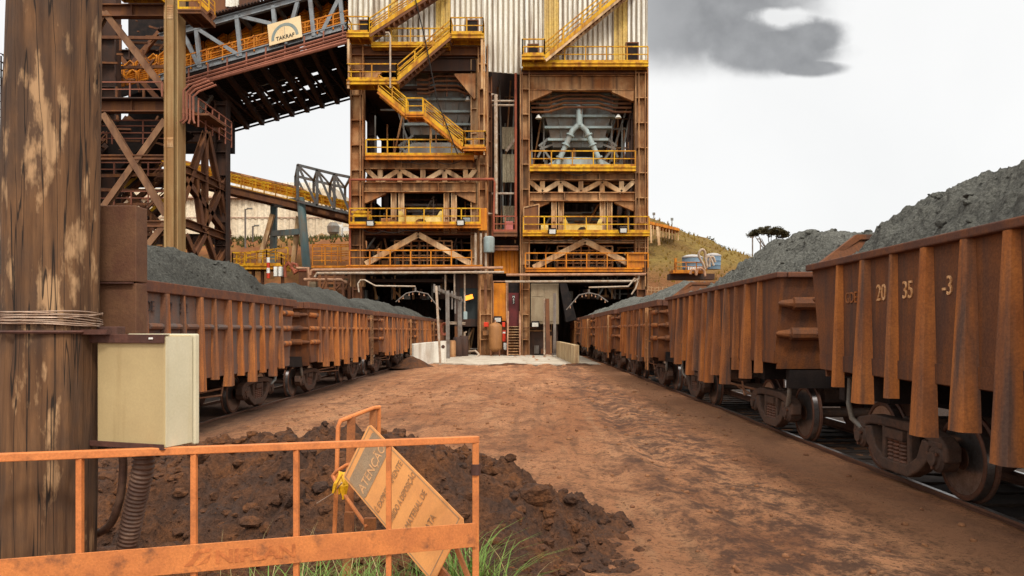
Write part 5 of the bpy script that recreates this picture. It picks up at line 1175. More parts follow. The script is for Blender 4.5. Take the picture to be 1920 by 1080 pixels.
for (a, c, d, e) in ((366, 56, 450, 133), (342, 56, 374, 133), (452, 60, 510, 90), (560, 56, 548, 96), (648, 56, 604, 133)): b.ibeam(gline(a, c), gline(d, e), .28, .28, .05, up=(0,1,0))
b.build('truss', 'truss_grey', CG)
rf = MB(); n = 62                                  # ribbed roof sheet, following the slope
for i in range(n):
    px = pxs0+(pxs1-pxs0)*i/n; p = gline(px, 46); q = gline(px+(pxs1-pxs0)/n*.55, 46); h = Vector((0,0,.12))
    rf.add([p+Vector((0,-.5,0)), q+Vector((0,-.5,0)), q+Vector((0,6.6,0)), p+Vector((0,6.6,0)), p+h+Vector((0,-.5,0)), q+h+Vector((0,-.5,0)), q+h+Vector((0,6.6,0)), p+h+Vector((0,6.6,0))], [(0,3,2,1),(4,5,6,7),(0,1,5,4),(1,2,6,5),(2,3,7,6),(3,0,4,7)])
p, q = gline(pxs0, 47.5), gline(pxs1, 47.5); rf.add([p+Vector((0,-.45,0)), q+Vector((0,-.45,0)), q+Vector((0,6.5,0)), p+Vector((0,6.5,0))], [(0,1,2,3)])
rf.build('roof', 'dark_steel', CG)
# orange guard panels: ribbed hoods in two rows
def gpt(px, base, Y): return Vector((X(px, GA), Y, Z(gy0(px, base), Y)))
for (lo, hi, Y, sh) in ((108, 78, GA+2.6, 0), (127, 104, GA+.5, 9)):
    hd = MB(); fr = MB(); px = 130.0; d = 21.0
    while px < 660:
        a0 = gpt(px+sh+1.5, lo, Y); a1 = gpt(px+sh+d-1.5, lo, Y); b1 = gpt(px+sh+d-1.5, hi, Y); b0 = gpt(px+sh+1.5, hi, Y)
        t = Vector((0,.12,0)); hd.add([a0, a1, b1, b0, a0+t, a1+t, b1+t, b0+t], [(0,1,2,3),(7,6,5,4),(0,4,5,1),(1,5,6,2),(2,6,7,3),(3,7,4,0)])
        k4 = [a0, a1, b1+Vector((0,0,-.2)), b1+Vector((-.25,0,0)), b0+Vector((.25,0,0)), b0+Vector((0,0,-.2)), a0]
        fr.tube([v_+Vector((0,-.06,0)) for v_ in k4], .075, 6)
        for f_ in (.25, .42, .59, .76): fr.beam(a0+(b0-a0)*f_+Vector((0,-.03,0)), a1+(b1-a1)*f_+Vector((0,-.03,0)), .06, .06)
        px += d+1.8
    h_ = hd.build('idler_guard', 'gallery_orange', CG); fr.build('guard_frame', 'ochre', h_, True)
b = MB(); b.add([gpt(130, 110, GA+2.8), gpt(668, 110, GA+2.8), gpt(668, 92, GA+2.8), gpt(130, 92, GA+2.8), gpt(130, 110, GA+4.6), gpt(668, 110, GA+4.6), gpt(668, 92, GA+4.6), gpt(130, 92, GA+4.6)], [(0,1,2,3),(7,6,5,4),(0,4,5,1),(1,5,6,2),(2,6,7,3),(3,7,4,0)])
b.build('belt', 'rubber', CG)
b = MB(); b.add([gpt(130, 64, GB-.25), gpt(668, 64, GB-.25), gpt(668, 128, GB-.25), gpt(130, 128, GB-.25), gpt(130, 64, GB-.2), gpt(668, 64, GB-.2), gpt(668, 128, GB-.2), gpt(130, 128, GB-.2)], [(0,1,2,3),(7,6,5,4),(0,4,5,1),(1,5,6,2),(2,6,7,3),(3,7,4,0)]); b.build('rear_sheet', 'black_steel', CG)
b = MB(); rail_run(b, [gpt(300, 132, GA-.1), gpt(655, 132, GA-.1)], h=1.15, sp=1.3, r=.05, mids=(.33,.66)); b.build('railing', 'ochre', CG)
# underside: dark floor beams with gaps where the sky shows, and the lower red pipes and walkway
b = MB(); fb = MB()
def under(px, base, f): return gline(px, base, GA+f*(GB+2.5-GA))+Vector((0,0,-2.0*f))
for i in range(40):
    px = 352+i*8.1
    if i % 4 == 0: fb.beam(under(px, 144, 0), under(px+4, 144, 1), .35, .5); fb.beam(under(px, 144, .2), under(px+28, 144, .9), .15, .15)
rr = random.Random(8)
for f_ in [k*.0275 for k in range(2, 36)]:
    for i in range(24):
        a = 340+13.5*i
        if not ((.42 < f_ < .84 and 5 <= i <= 16 and rr.random() < .36) or rr.random() < .03): b.beam(under(a, 140, f_), under(a+13.5, 140, f_), .30, .1)
for f_ in (0, .97, 1.03): b.beam(under(345, 141, f_), under(672, 141, f_), .18, .25 if f_ < .5 else .12)
b.build('floor', 'black_steel', CG); fb.build('floor_beam', 'dark_steel', CG)
b = MB()
for k, dz in enumerate((0, 7, 14)): b.tube([gline(352, 150+dz, GA-.2-.05*k), gline(668, 146+dz, GA-.2-.05*k)], .10, 6)
for px in range(356, 668, 36): b.beam(gline(px, 132, GA-.2), gline(px, 166, GA-.2), .10, .10)
b.tube([gline(668, 166, GA-.3), gline(372, 166, GA-.3), gline(358, 176, GA-.3), (X(350, GA), GA-.3, Z(190, GA)), (X(350, GA), GA-.3, Z(226, GA))], .13, 6)
b.build('hanging_pipe', 'rail_red', CG, True)
# brackets at the gallery support
b = MB(); b.tube([P(424, 232, GB+1), P(436, 214, GB+1), P(462, 203, GB+1), P(660, 150, GB+1)], .16, 6); b.tube([P(424, 240, GB+1), P(440, 222, GB+1), P(466, 210, GB+1), P(660, 158, GB+1)], .12, 6)
b.beam(P(395, 130, GA-.1), P(345, 186, GA-.1), .16, .16); b.build('support_bracket', 'dark_steel', CG)
# the sign
sgn = thing('sign_board', 'cream sign board with a grey arch hung on the conveyor gallery', 'sign', tuple(gline(537, 114)))
tilt = Vector((1, 0, .2785)).normalized(); upv = Vector((-.10, 0, 1)).normalized(); o_ = Vector(P(505, 86, GA-.42))
wS, hS = 2.62, 1.62
MB().prism([(0,0),(wS,0),(wS,hS),(0,hS)], o_, tilt, upv, (0,.07,0)).build('board', 'board_cream', sgn, bevel=.01)
b = MB(); arc = []
n = 20
for i in range(n): 
    a = math.pi*(1-i/n); c = math.pi*(1-(i+1)/n)
    q = [(1.28+1.08*math.cos(a), .28+1.12*math.sin(a)), (1.28+.86*math.cos(a), .28+.9*math.sin(a)), (1.28+.86*math.cos(c), .28+.9*math.sin(c)), (1.28+1.08*math.cos(c), .28+1.12*math.sin(c))]
    b.prism(q, o_+Vector((0,-.012,0)), tilt, upv, (0,.01,0))
b.build('arch', 'board_arch', sgn)
MB().prism([(1.285,.5),(1.315,.5),(1.315,1.4),(1.285,1.4)], o_+Vector((0,-.006,0)), tilt, upv, (0,.005,0)).build('seam', 'board_arch', sgn)
text_mesh('TAKRAF', .40, 'lettering', 'board_black', sgn, o_+tilt*1.30+upv*.22+Vector((0,-.018,0)), tilt, upv, .012, 'CENTER', 1.0, .006)
b = MB(); b.beam(o_+tilt*1.3+Vector((0,.1,-.2)), o_+tilt*1.3+Vector((0,.3,.1)), .2, .2); b.build('bracket', 'truss_grey', sgn)
# ================================================================ distant yellow conveyor
YC = 78.0
YV = thing('yellow_conveyor', 'long yellow guarded conveyor sloping down to the right behind the transfer tower', 'conveyor', (X(450, YC), YC+2, GZ))
cv = lambda px, off, Y=YC: Vector((X(px, YC), Y, Z((276+(px-230)*.236)+off, YC)))
b = MB()
for Y in (YC, YC+3.2): b.ibeam(cv(150, 32, Y), cv(700, 32, Y), .35, .75, .08)
for px in range(160, 700, 30): b.beam(cv(px, 32), cv(px, 32, YC+3.2), .25, .4)
b.build('beam', 'steel_brown', YV)
b = MB(); b.add([cv(150, 25), cv(700, 25), cv(700, 25, YC+3.2), cv(150, 25, YC+3.2), cv(150, 23), cv(700, 23), cv(700, 23, YC+3.2), cv(150, 23, YC+3.2)], [(0,3,2,1),(4,5,6,7),(0,1,5,4),(1,2,6,5),(2,3,7,6),(3,0,4,7)]); b.build('walkway', 'yellow', YV)
b = MB(); b2 = MB(); px = 150
while px < 690:
    a0, a1, c1, c0 = cv(px+.8, 16, YC+.8), cv(px+10.4, 16, YC+.8), cv(px+10.4, 1, YC+.8), cv(px+.8, 1, YC+.8); t = Vector((0,.1,0))
    b.add([a0, a1, c1, c0, a0+t, a1+t, c1+t, c0+t], [(0,1,2,3),(7,6,5,4),(0,4,5,1),(1,5,6,2),(2,6,7,3),(3,7,4,0)])
    b2.beam(a0+Vector((0,-.1,0)), c0+Vector((0,-.1,0)), .13, .13)
    px += 11.6
for off in (1, 8, 16): b2.beam(cv(150, off, YC+.68), cv(700, off, YC+.68), .12, .14)
g_ = b.build('guard_panel', 'gallery_orange', YV); b2.build('guard_frame', 'yellow', g_)
b = MB(); rail_run(b, [cv(150, 23, YC-.05), cv(690, 23, YC-.05)], h=1.0, sp=1.25, r=.05); b.build('railing', 'yellow', YV)
b = MB(); b.add([cv(150, -2, YC+1), cv(560, -2, YC+1), cv(560, -2, YC+3), cv(150, -2, YC+3), cv(150, -4, YC+1), cv(560, -6, YC+1), cv(560, -6, YC+3), cv(150, -4, YC+3)], [(0,3,2,1),(4,5,6,7),(0,1,5,4),(1,2,6,5),(2,3,7,6),(3,0,4,7)]); b.build('cover', 'steel', YV)
BT = thing('bridge_truss', 'grey box truss over the lower end of the yellow conveyor', 'truss', (X(590, YC), YC+2, Z(370, YC)))
b = MB()
tops = [(516, 315), (562, 312), (598, 321), (630, 329), (660, 335)]; bots = [(516, 348), (562, 369), (598, 386), (630, 393), (660, 400)]
for Y, k in ((YC-.7, 0), (YC+4.2, 14)):
    T = [Vector(P(a-k*2.2, c+(2 if k else 0), YC))+Vector((0, Y-YC, 0)) for a, c in tops[1 if not k else 1:]]; B = [Vector((q.x, q.y, cv((q.x*F/YC)+CX, 25).z)) for q in T]
    for p, q in zip(T, T[1:]): b.beam(p, q, .24, .26)
    for p, q in zip(B, B[1:]): b.beam(p, q, .24, .26)
    for p, q in zip(T, B): b.beam(p, q, .24, .24, up=(0,1,0))
    for i in range(len(T)-1): b.beam(T[i], B[i+1], .22, .22, up=(0,1,0))
    if k == 0: T0 = T
    else:
        for p, q in zip(T0, T): b.beam(p, q, .2, .2)
        for i in range(len(T)-1): b.beam(T0[i], T[i+1], .16, .16)
b.build('frame', 'truss_dark', BT)
TRS = thing('trestle', 'teal and rust A frame trestle carrying the yellow conveyor', 'trestle', (X(545, YC), YC+1, 6))
b = MB(); b.tube([P(565, 370, YC-.2), P(565, 385, YC-.2), P(575, 504, YC-1.2)], [.30,.42,.42], 10); b.build('leg', 'teal', TRS, True)
b = MB(); b.beam(P(514, 376, YC+3.4), P(512, 494, YC+3.4), .6, .6); b.build('leg', 'teal', TRS)
for q in ((511, 402, 484, 500), (560, 406, 549, 500)): MB().beam(P(q[0], q[1], YC+1), P(q[2], q[3], YC+1), .45, .45).build('prop', 'steel_tan', TRS)
b = MB(); b.beam(P(512, 438, YC+3.2), P(566, 434, YC-.4), .4, .6); b.beam(P(516, 382, YC+3.2), P(566, 378, YC-.2), .4, .8); b.build('crosshead', 'teal', TRS)
# ================================================================ warehouse on the terrace
YW = 104.0
WH = thing('warehouse', 'large cream corrugated warehouse on the terrace behind the conveyor', 'warehouse', (X(400, YW), YW+10, 12.5))
b = MB(); corrugated(b, X(-60, YW), X(628, YW), YW, Z(447, YW), Z(372, YW), .9, .12); b.build('wall', 'warehouse', WH)
b = MB(); corrugated(b, X(-60, YW), X(628, YW), YW+.3, Z(372, YW)+.01, Z(352, YW), .9, .12); b.build('upper_wall', 'warehouse', WH)
b = MB(); b.box((X(-60, YW), YW-.1, Z(408, YW)-.06), (X(628, YW), YW-.02, Z(408, YW)+.06)); b.build('joint_strip', 'warehouse_roof', WH)
x0, x1 = X(-62, YW), X(518, YW); b = MB(); b.add([(x0, YW-.6, Z(370, YW)), (x1, YW-.6, Z(370, YW)), (x1, YW+16, Z(352, YW)+2.4), (x0, YW+16, Z(352, YW)+2.4), (x0, YW-.6, Z(370, YW)-.2), (x1, YW-.6, Z(370, YW)-.2), (x1, YW+16, Z(352, YW)+2.1), (x0, YW+16, Z(352, YW)+2.1)], [(0,1,2,3),(7,6,5,4),(0,4,5,1),(1,5,6,2),(2,6,7,3),(3,7,4,0)]); b.build('roof', 'warehouse_roof', WH)
b = MB(); corrugated(b, X(440, YW+18), X(640, YW+18), YW+18, Z(372, YW+18), Z(342, YW+18), .9, .12); b.build('rear_wall', 'cladding', WH)
b = MB(); b.box((X(628, YW)-.12, YW+.2, Z(447, YW)), (X(628, YW), YW+18, Z(352, YW))); b.box((X(-60, YW), YW+.5, Z(447, YW)-.3), (X(628, YW), YW+.9, Z(447, YW))); b.build('side_wall', 'warehouse', WH)
for k in range(14): pass
b = MB()
for px in range(450, 660, 9): b.box((X(px, YW-2), YW-2, Z(456, YW-2)-.5), (X(px+2.4, YW-2), YW-1.8, Z(449, YW-2)))
b.box((X(440, YW-2), YW-1.95, Z(452, YW-2)), (X(660, YW-2), YW-1.85, Z(450.4, YW-2)))
tag(b.build('low_fence', 'steel_tan'), 'low fence of short posts along the terrace edge before the warehouse', 'fence')
def lamp_post(label, px, y0, y1, Y, arm, m='timber_grey'):
    t = thing('lamp_post', label, 'lamp post', P(px, y0, Y), 'lamp posts')
    MB().tube([P(px, y0, Y), P(px, y1, Y)], .11, 8).build('pole', m, t)
    MB().tube([P(px, y1+1, Y), P(px+arm, y1-1, Y)], .06, 6).build('arm', m, t); b_ = MB(); b_.frame(P(px+arm, y1-1, Y), (.3,0,0), (0,.14,0), (0,0,.08)); b_.build('lantern', 'hopper', t, bevel=.02)
lamp_post('taller lamp post before the cream warehouse', 460, 500, 392, 88, 8); lamp_post('shorter lamp post before the cream warehouse', 474, 500, 424, 90, 7)
mx = thing('mixer_plant', 'dark mixer machine with a yellow top beside the white cabins', 'machine', P(625, 455, 98))
b = MB(); b.box(P(618, 455, 98), tuple(Vector(P(633, 440, 98))+Vector((0,2,0)))); b.lathe([(0,.5),(.3,.75),(1.1,.8),(1.6,.45)], P(625, 440, 98), (0,0,1), 14); b.tube([P(622, 424, 98), P(622, 418, 98)], .25, 8); b.build('drum', 'hopper', mx); b = MB(); b.tube([P(626, 420, 98), P(631, 424, 98), P(631, 452, 98)], .14, 6); b.build('guard', 'yellow', mx); b = MB(); b.prism([(-1.6,0),(1.6,0),(0,.7)], P(603, 447, 97), (1,0,0), (0,0,1), (0,2,0)); b.build('canopy', 'steel_tan', mx)
for lab, q in (('white cabin beside the mixer, stacked on another', (641, 407, 658, 428)), ('pale cabin with a blank front under the white one', (642, 428, 658, 445)), ('small white box at the foot of the cabins', (634, 421, 641, 455))):
    t = thing('cabin', lab, 'cabin', P((q[0]+q[2])/2, q[3], 99)); MB().box(P(q[0], q[3], 99), tuple(Vector(P(q[2], q[1], 99))+Vector((0,2.4,-.01)))).build('shell', 'white_paint', t, bevel=.03); MB().box(tuple(Vector(P(q[0]+2, q[3]-3, 99))+Vector((0,-.03,0))), tuple(Vector(P(q[2]-2, q[1]+5, 99))+Vector((0,.02,0)))).build('panel', 'warehouse', t)
# ================================================================ yellow platform, orange railings and pipework left of the loading station
YP = 62.0
yp = thing('yellow_platform', 'small yellow railed platform above the left ore heaps', 'platform', P(490, 535, YP))
platform(yp, X(445, YP), X(537, YP), YP-1.2, YP+1.2, Z(499, YP), 'yellow', 'yellow', rails='wrap', h=.3, sp=.9, hh=1.0)
for px in (452, 475, 492, 530): MB().beam((X(px, YP), YP, Z(545, YP)), (X(px, YP), YP, Z(506, YP)), .22, .22).build('leg', 'steel_brown', yp)
b = MB(); rail_run(b, [P(446, 499, YP+2), P(540, 488, YP+2)], h=1.1, sp=1.0); b.build('rear_railing', 'yellow', yp)
railing('railing', [P(462, 490, YP-1.3), P(500, 482, YP-1.3), P(540, 492, YP-1.3)], 'yellow', yp, h=.6, sp=.8)
rw = thing('marker_post', 'red and white banded post below the yellow platform', 'marker post', P(503, 530, YP-1.6))
for k in range(4): MB().lathe([(0,.13),(.42,.13)], tuple(Vector(P(503, 522, YP-1.6))+Vector((0,0,.425*k))), (0,0,1), 10).build('band', 'white_paint' if k % 2 else 'red_paint', rw)
for k, px in enumerate((513, 522)): tag(MB().box(P(px, 518, YP-1.5), tuple(Vector(P(px+6, 500, YP-1.5))+Vector((0,.4,0)))).build('white_cabinet', 'white_paint', None, bevel=.02), ('narrow white cabinet under the yellow platform, nearest the banded post', 'narrow white cabinet under the yellow platform, the right one of two')[k], 'cabinet')
og = thing('orange_railing', 'orange railed walkway joining the left bay, beside the teal trestle leg', 'railing', P(620, 500, YP-2))
b = MB(); rail_run(b, [P(586, 497, YP-2), P(657, 497, YP-2)], h=1.5, sp=.9, mids=(.25,.5,.75)); b.build('rails', 'ochre', og); b = MB(); rail_run(b, [P(586, 492, YP+1), P(657, 492, YP+1)], h=1.5, sp=.9, mids=(.5,)); b.build('rear_rails', 'ochre', og); b = MB(); b.box(P(584, 502, YP-2), tuple(Vector(P(658, 498, YP-2))+Vector((0,3,0)))); b.build('deck', 'ochre', og)
for a in (592, 640): MB().box(P(a, 560, YP-1), tuple(Vector(P(a+8, 502, YP-1))+Vector((0,.5,0)))).build('leg', 'steel_brown', og)
for k, (lab, pts) in enumerate((('looped red pipe at the foot of the teal trestle leg', [P(535, 520, YP-2), P(534, 500, YP-2), P(541, 493, YP-2), P(547, 500, YP-2), P(553, 512, YP-2), P(560, 508, YP-2), P(556, 496, YP-2), P(549, 494, YP-2), P(546, 503, YP-2), P(553, 507, YP-2), P(590, 509, YP-2)]),
    ('pale pipe running from the looped pipe towards the left bay', [P(556, 503, YP-2.4), P(578, 503, YP-2.4), P(580, 540, YP-2.4)]), ('low red pipes beside the left bay, above the ore', [P(570, 524, YP-3), P(640, 524, YP-3), P(656, 533, YP-3)]))):
    tag(MB().tube(pts, .12, 8).build('red_pipe', 'pipe' if k else 'pipe_red', None, True), lab, 'pipe')
pr_ = thing('pipe_rack', 'cluttered dark pipe rack between the left ore heaps and the left bay', 'pipe rack', P(630, 560, YP-3))
b = MB()
for px in (600, 612, 628, 644, 656): b.beam(P(px, 570, YP-3), P(px, 514, YP-3), .2, .2)
for py in (520, 531, 541): b.beam(P(596, py, YP-3), P(660, py, YP-3), .16, .18)
for q in ((604, 540, 612, 522), (630, 541, 640, 531), (648, 541, 656, 522)): b.beam(P(q[0], q[1], YP-3.1), P(q[2], q[3], YP-3.1), .12, .12)
b.build('frame', 'steel_brown', pr_)
for q in ((616, 532, 626, 545), (640, 522, 658, 540), (580, 528, 592, 545)): MB().box(P(q[0], q[3], YP-2.6), tuple(Vector(P(q[2], q[1], YP-2.6))+Vector((0,.6,0)))).build('box', 'cabinet', pr_, bevel=.02)
wk = MB(); wk.box((X(560, YP+4), YP+4, GZ), (X(660, YP+4), YP+4.2, Z(506, YP+4))); tag(wk.build('retaining_wall', 'steel_brown'), 'dark rusty retaining wall behind the pipe rack', 'wall')
# ================================================================ right hill: tanks, hoses, shelter, lamps, shrubs and the flat topped tree
YH = 80.0
for lab, a, c, t0, t1, dy in (('blue round water tank with a pale lid, the nearer of two on the hillside', 1279, 1317, 484, 512, 0), ('blue round water tank partly behind the hoses on the hillside', 1322, 1352, 480, 505, 3)):
    t = thing('water_tank', lab, 'water tank', P((a+c)/2, t1, YH+dy), 'blue water tanks'); w = (X(c, YH)-X(a, YH))/2; h = Z(t0, YH)-Z(t1, YH); o = P((a+c)/2, t1, YH+dy)
    MB().lathe([(0,w*.93),(h*.3,w*.96),(h*.32,w*.99),(h*.36,w*.96),(h*.62,w*.98),(h*.65,w*1.01),(h*.69,w*.98),(h,w)], o, (0,0,1), 28).build('drum', 'tank_blue', t, True, angle=50); MB().lathe([(0,w*1.04),(.12,w*1.04),(.32,w*.6),(.38,w*.2)], (o[0], o[1], o[2]+h), (0,0,1), 28).build('lid', 'tank_lid', t, True, angle=50)
    if not dy:
        b = MB()
        for k in range(9): b.frame((o[0]-w*.55+k*.16, o[1]-w*.965+abs(k-4.0)**2*.012-.03, o[2]+h*.26), (.05,0,0), (0,.012,0), (0,0,.13 if k % 2 else .17))
        b.build('lettering', 'white_paint', t)
tp = thing('tank_platform', 'orange railed pipe platform before the blue water tanks', 'platform', P(1300, 520, YH-3))
b = MB(); b.box(P(1262, 512, YH-3), tuple(Vector(P(1320, 506, YH-3))+Vector((0,2,0)))); rail_run(b, [P(1267, 508, YH-3), P(1325, 508, YH-3)], h=.9, sp=1.2); b.box(P(1265, 512, YH-2.9), tuple(Vector(P(1269, 484, YH-2.9))+Vector((0,.3,0)))); b.build('deck', 'ochre', tp); b = MB(); b.box(P(1256, 524, YH-2), tuple(Vector(P(1340, 513, YH-2))+Vector((0,1.5,0)))); b.build('base', 'dark_steel', tp)
for k, (lab, pts) in enumerate((('tallest looped pale hose before the blue tanks', [(1322, 505), (1318, 494), (1311, 482), (1311, 473), (1317, 468), (1322, 473), (1323, 486), (1326, 502)]), ('hose bundle bending down right of the tallest loop', [(1326, 502), (1324, 487), (1329, 481), (1335, 490), (1338, 498)]), ('thin hose over the second blue tank', [(1330, 500), (1331, 486), (1337, 482), (1341, 492)]), ('short pale hose arching low before the tanks', [(1305, 516), (1308, 506), (1314, 503), (1320, 508), (1322, 518)]), ('low curled hose at the platform edge', [(1294, 514), (1297, 507), (1303, 507), (1305, 516)]))):
    pp = [Vector(P(a, c, YH-4)) for a, c in pts]; sm = []
    for i in range(len(pp)-1):
        p0, p1, p2, p3 = pp[max(0, i-1)], pp[i], pp[i+1], pp[min(len(pp)-1, i+2)]
        for j in range(4): t = j/4; sm.append(.5*((2*p1)+(p2-p0)*t+(2*p0-5*p1+4*p2-p3)*t*t+(3*p1-p0-3*p2+p3)*t**3))
    sm.append(pp[-1]); tag(MB().tube(sm, .13, 8).build('hose', 'pipe_pale' if k < 3 else 'pipe', None, True), lab, 'hose', 'hoses by the blue tanks')
sh = thing('hill_shelter', 'long low roofed conveyor shelter on posts at the top of the hillside', 'shelter', P(1240, 430, 92))
def pz(a, c, Y): return Vector(P(a, c, Y))
b = MB(); b.prism([(0,0),(0,.35),(1,.35),(1,0)], pz(1205, 417, 90), pz(1274, 433, 96)-pz(1205, 417, 90), (0,0,1), (0,3,0)); b.build('roof', 'ochre', sh); b = MB()
for k in range(12): t = k/11; p = pz(1207, 419, 90)+(pz(1272, 433, 96)-pz(1207, 419, 90))*t; b.beam(p+Vector((0,.2,-1.2)), p+Vector((0,.2,0)), .12, .12)
b.beam(pz(1232, 425, 91), pz(1236, 460, 91), .3, .3); b.beam(pz(1220, 422, 91), pz(1221, 456, 91), .2, .2); b.build('post', 'steel_tan', sh)
fn = MB(); y_ = 83
for k in range(22): px = 1214+k*7; z = hill(X(px, y_), y_); fn.beam((X(px, y_), y_, z-.3), (X(px, y_), y_, z+.75), .07, .07)
for dz in (.35, .7):
    for k in range(21): a, c = X(1214+k*7, y_), X(1221+k*7, y_); fn.beam((a, y_, hill(a, y_)+dz), (c, y_, hill(c, y_)+dz), .05, .05)
tag(fn.build('hill_fence', 'steel_tan'), 'thin post and rail fence along the ledge of the hillside', 'fence')
# plants on the hill: tufts along the crest
rnd = random.Random(12)
def leafball(b, c, rx, rz, n, s, rnd):
    for i in range(n):
        d = Vector((rnd.gauss(0,1), rnd.gauss(0,1), rnd.gauss(0,1))).normalized()*rnd.random()**.4; p = Vector(c)+Vector((d.x*rx, d.y*rx, d.z*rz))
        a = Vector((rnd.gauss(0,1), rnd.gauss(0,1), rnd.gauss(0,.6))).normalized()*s*rnd.uniform(.6,1.4); q = Vector((rnd.gauss(0,1), rnd.gauss(0,1), rnd.gauss(0,1))).normalized().cross(a).normalized()*s*.45
        b.add([p-a, p+q, p+a, p-q], [(0,1,2,3)])
for k in range(16):
    px = (1268, 1276, 1283, 1291, 1321, 1329, 1336, 1341, 1347, 1353, 1358, 1364, 1369, 1373, 1379, 1384)[k]; x = X(px, 113); z = hill(x, 113)
    t = thing('shrub', 'dark little shrub on the crest of the hillside', 'shrub', (x, 113, z-.2), 'shrubs on the hill crest'); s = rnd.uniform(.5, 1.0)
    b = MB(); leafball(b, (x, 113, z+.7*s), .5*s, .8*s, 60, .16, rnd); b.build('foliage', 'shrub', t); MB().tube([(x, 113, z-.2), (x, 113, z+.8*s)], .05, 5).build('stem', 'bark', t)
gr = MB()
for i in range(900):
    x = rnd.uniform(15, 34); y = 69+46*rnd.random(); z = hill(x, y); s = rnd.uniform(.15, .5)
    for q in range(3): a = rnd.uniform(-.5, .5)*s; c = rnd.uniform(-.4,.4)*s; gr.add([(x-.07, y, z-.1), (x+.07, y, z-.1), (x+a, y+c, z+s)], [(0,1,2)])
tag(gr.build('hill_brush', 'brush'), 'dry brush and grass covering the hillside', 'brush', kind='stuff')
rb = MB()
for i in range(1300):
    x = rnd.uniform(-52, -16); y = rnd.uniform(88, 103); z = bank(x, y)
    for q in range(3): rb.add([(x-.1, y, z-.1), (x+.1, y, z-.1), (x+rnd.uniform(-.4,.4), y+rnd.uniform(-.3,.3), z+rnd.uniform(.2,.7))], [(0,1,2)])
tag(rb.build('terrace_weeds', 'shrub'), 'weeds along the terrace before the warehouse', 'weeds', kind='stuff')
for lab, px, py, b0 in (('small sign post high on the hillside crest, the left of two', 1226, 401, 412), ('small sign post on the hillside crest, the right of two', 1260, 411, 420)):
    t = thing('sign_post', lab, 'post', P(px, b0, 112), 'sign posts on the hill'); MB().tube([P(px, b0+6, 112), P(px, py, 112)], .06, 5).build('stake', 'bark', t); MB().frame(P(px, py, 112), (.2,0,0), (0,.04,0), (0,0,.2)).build('plate', 'hopper', t)
lamp_post('slim lamp post left under the flat topped tree', 1411, 480, 446, 118, -1.5); lamp_post('slim lamp post right under the flat topped tree', 1426, 478, 449, 118, -3)
tr = thing('acacia_tree', 'flat topped dark tree against the sky beyond the right train', 'tree', P(1440, 490, 122))
b = MB(); base = Vector(P(1446, 500, 122)); fork = Vector(P(1446, 478, 122)); b.tube([base, fork], [.5,.38], 8)
tips = [(1408, 441), (1418, 434), (1430, 440), (1441, 431), (1452, 438), (1462, 436), (1472, 444), (1424, 446), (1456, 446)]
for k, (a, c) in enumerate(tips):
    e = Vector(P(a, c+3, 122))+Vector((0, rnd.uniform(-2.2, 2.2), 0)); mid_ = fork+(e-fork)*.55+Vector((0,0,-.35)); b.tube([fork-Vector((0,0,.3)), mid_, e], [.13,.08,.04], 6)
b.build('trunk', 'bark', tr, True); b = MB()
for k in range(120):
    px = rnd.uniform(1404, 1474); u_ = (px-1439)/36; py = 430+9*u_*u_+rnd.uniform(-1.5, 7+2*abs(u_)); c = Vector(P(px, py, 122))+Vector((0, rnd.uniform(-3, 3)*(1-u_*u_*.6), 0)); leafball(b, c, rnd.uniform(.35,.75), rnd.uniform(.18,.4), 34, .2, rnd)
b.build('crown', 'acacia', tr)
# lattice mast glimpsed left of the wooden pole
lm = thing('lattice_mast', 'thin dark lattice mast glimpsed left of the wooden pole', 'mast', P(8, 400, 70))
b = MB()
for q in (2, 9, 15): b.beam(P(q, 420, 70), P(q, 92 if q == 15 else 105, 70), .1, .1)
for k in range(22): py = 100+k*15; b.beam(P(0, py, 70), P(17, py+6, 70), .08, .08); b.beam(P(2, py, 70), P(15, py+15, 70), .06, .06)
b.build('frame', 'black_steel', lm)
# ================================================================ foreground
# ---- wooden pole
PB = Vector((-1.93, 3.02, 0)); PT = Vector((-1.885, 3.02, 0))
po = thing('wooden_pole', 'thick weathered wooden pole with peeling patches at the left edge', 'wooden pole', (PB.x, PB.y, .2))
b = MB(); na, nz_ = 72, 210; z0, z1 = .1, 4.2
for k in range(nz_+1):
    z = z0+(z1-z0)*k/nz_; t = (z-.6)/(3.2-.6); c = PB+(PT-PB)*t; r0 = .182-.020*t
    for j in range(na):
        a = 2*math.pi*j/na; q = Vector((math.cos(a), math.sin(a), 0))
        r = r0+.010*fbm(q.x*1.4, q.y*1.4, z*.9, 3)+.006*noise.noise(Vector((q.x*7, q.y*7, z*1.1)))+.0035*noise.noise(Vector((q.x*22, q.y*22, z*2.2)))
        cr = noise.noise(Vector((q.x*5+3, q.y*5, z*.35))); r -= .02*max(0, 1-abs(cr)/.04)*(.5+.5*noise.noise(Vector((q.x*2, q.y*2, z*.7+9))))
        b.v.append(Vector((c.x+q.x*r, c.y+q.y*r, z)))
for k in range(nz_):
    for j in range(na): b.f.append((k*na+j, k*na+(j+1) % na, (k+1)*na+(j+1) % na, (k+1)*na+j))
b.f.append(tuple(reversed(range(na)))); b.f.append(tuple(nz_*na+j for j in range(na)))
b.build('shaft', 'pole_wood', po, True, angle=180)
def pole_c(z): t = (z-.6)/2.6; return PB+(PT-PB)*t, .182-.020*t
ww = MB(); rnd = random.Random(3)
for k in range(9):
    z = 1.872+.0062*k+rnd.uniform(-.004,.004); pts = []; ph = rnd.uniform(0, 6)
    for j in range(49):
        a = 2*math.pi*j/48; zz = z+.010*math.sin(a+ph)+.003*math.sin(3*a+ph); c, r = pole_c(zz); r += .012+.003*rnd.random(); pts.append((c.x+r*math.cos(a), c.y+r*math.sin(a), zz))
    ww.tube(pts, .0022, 5, False)
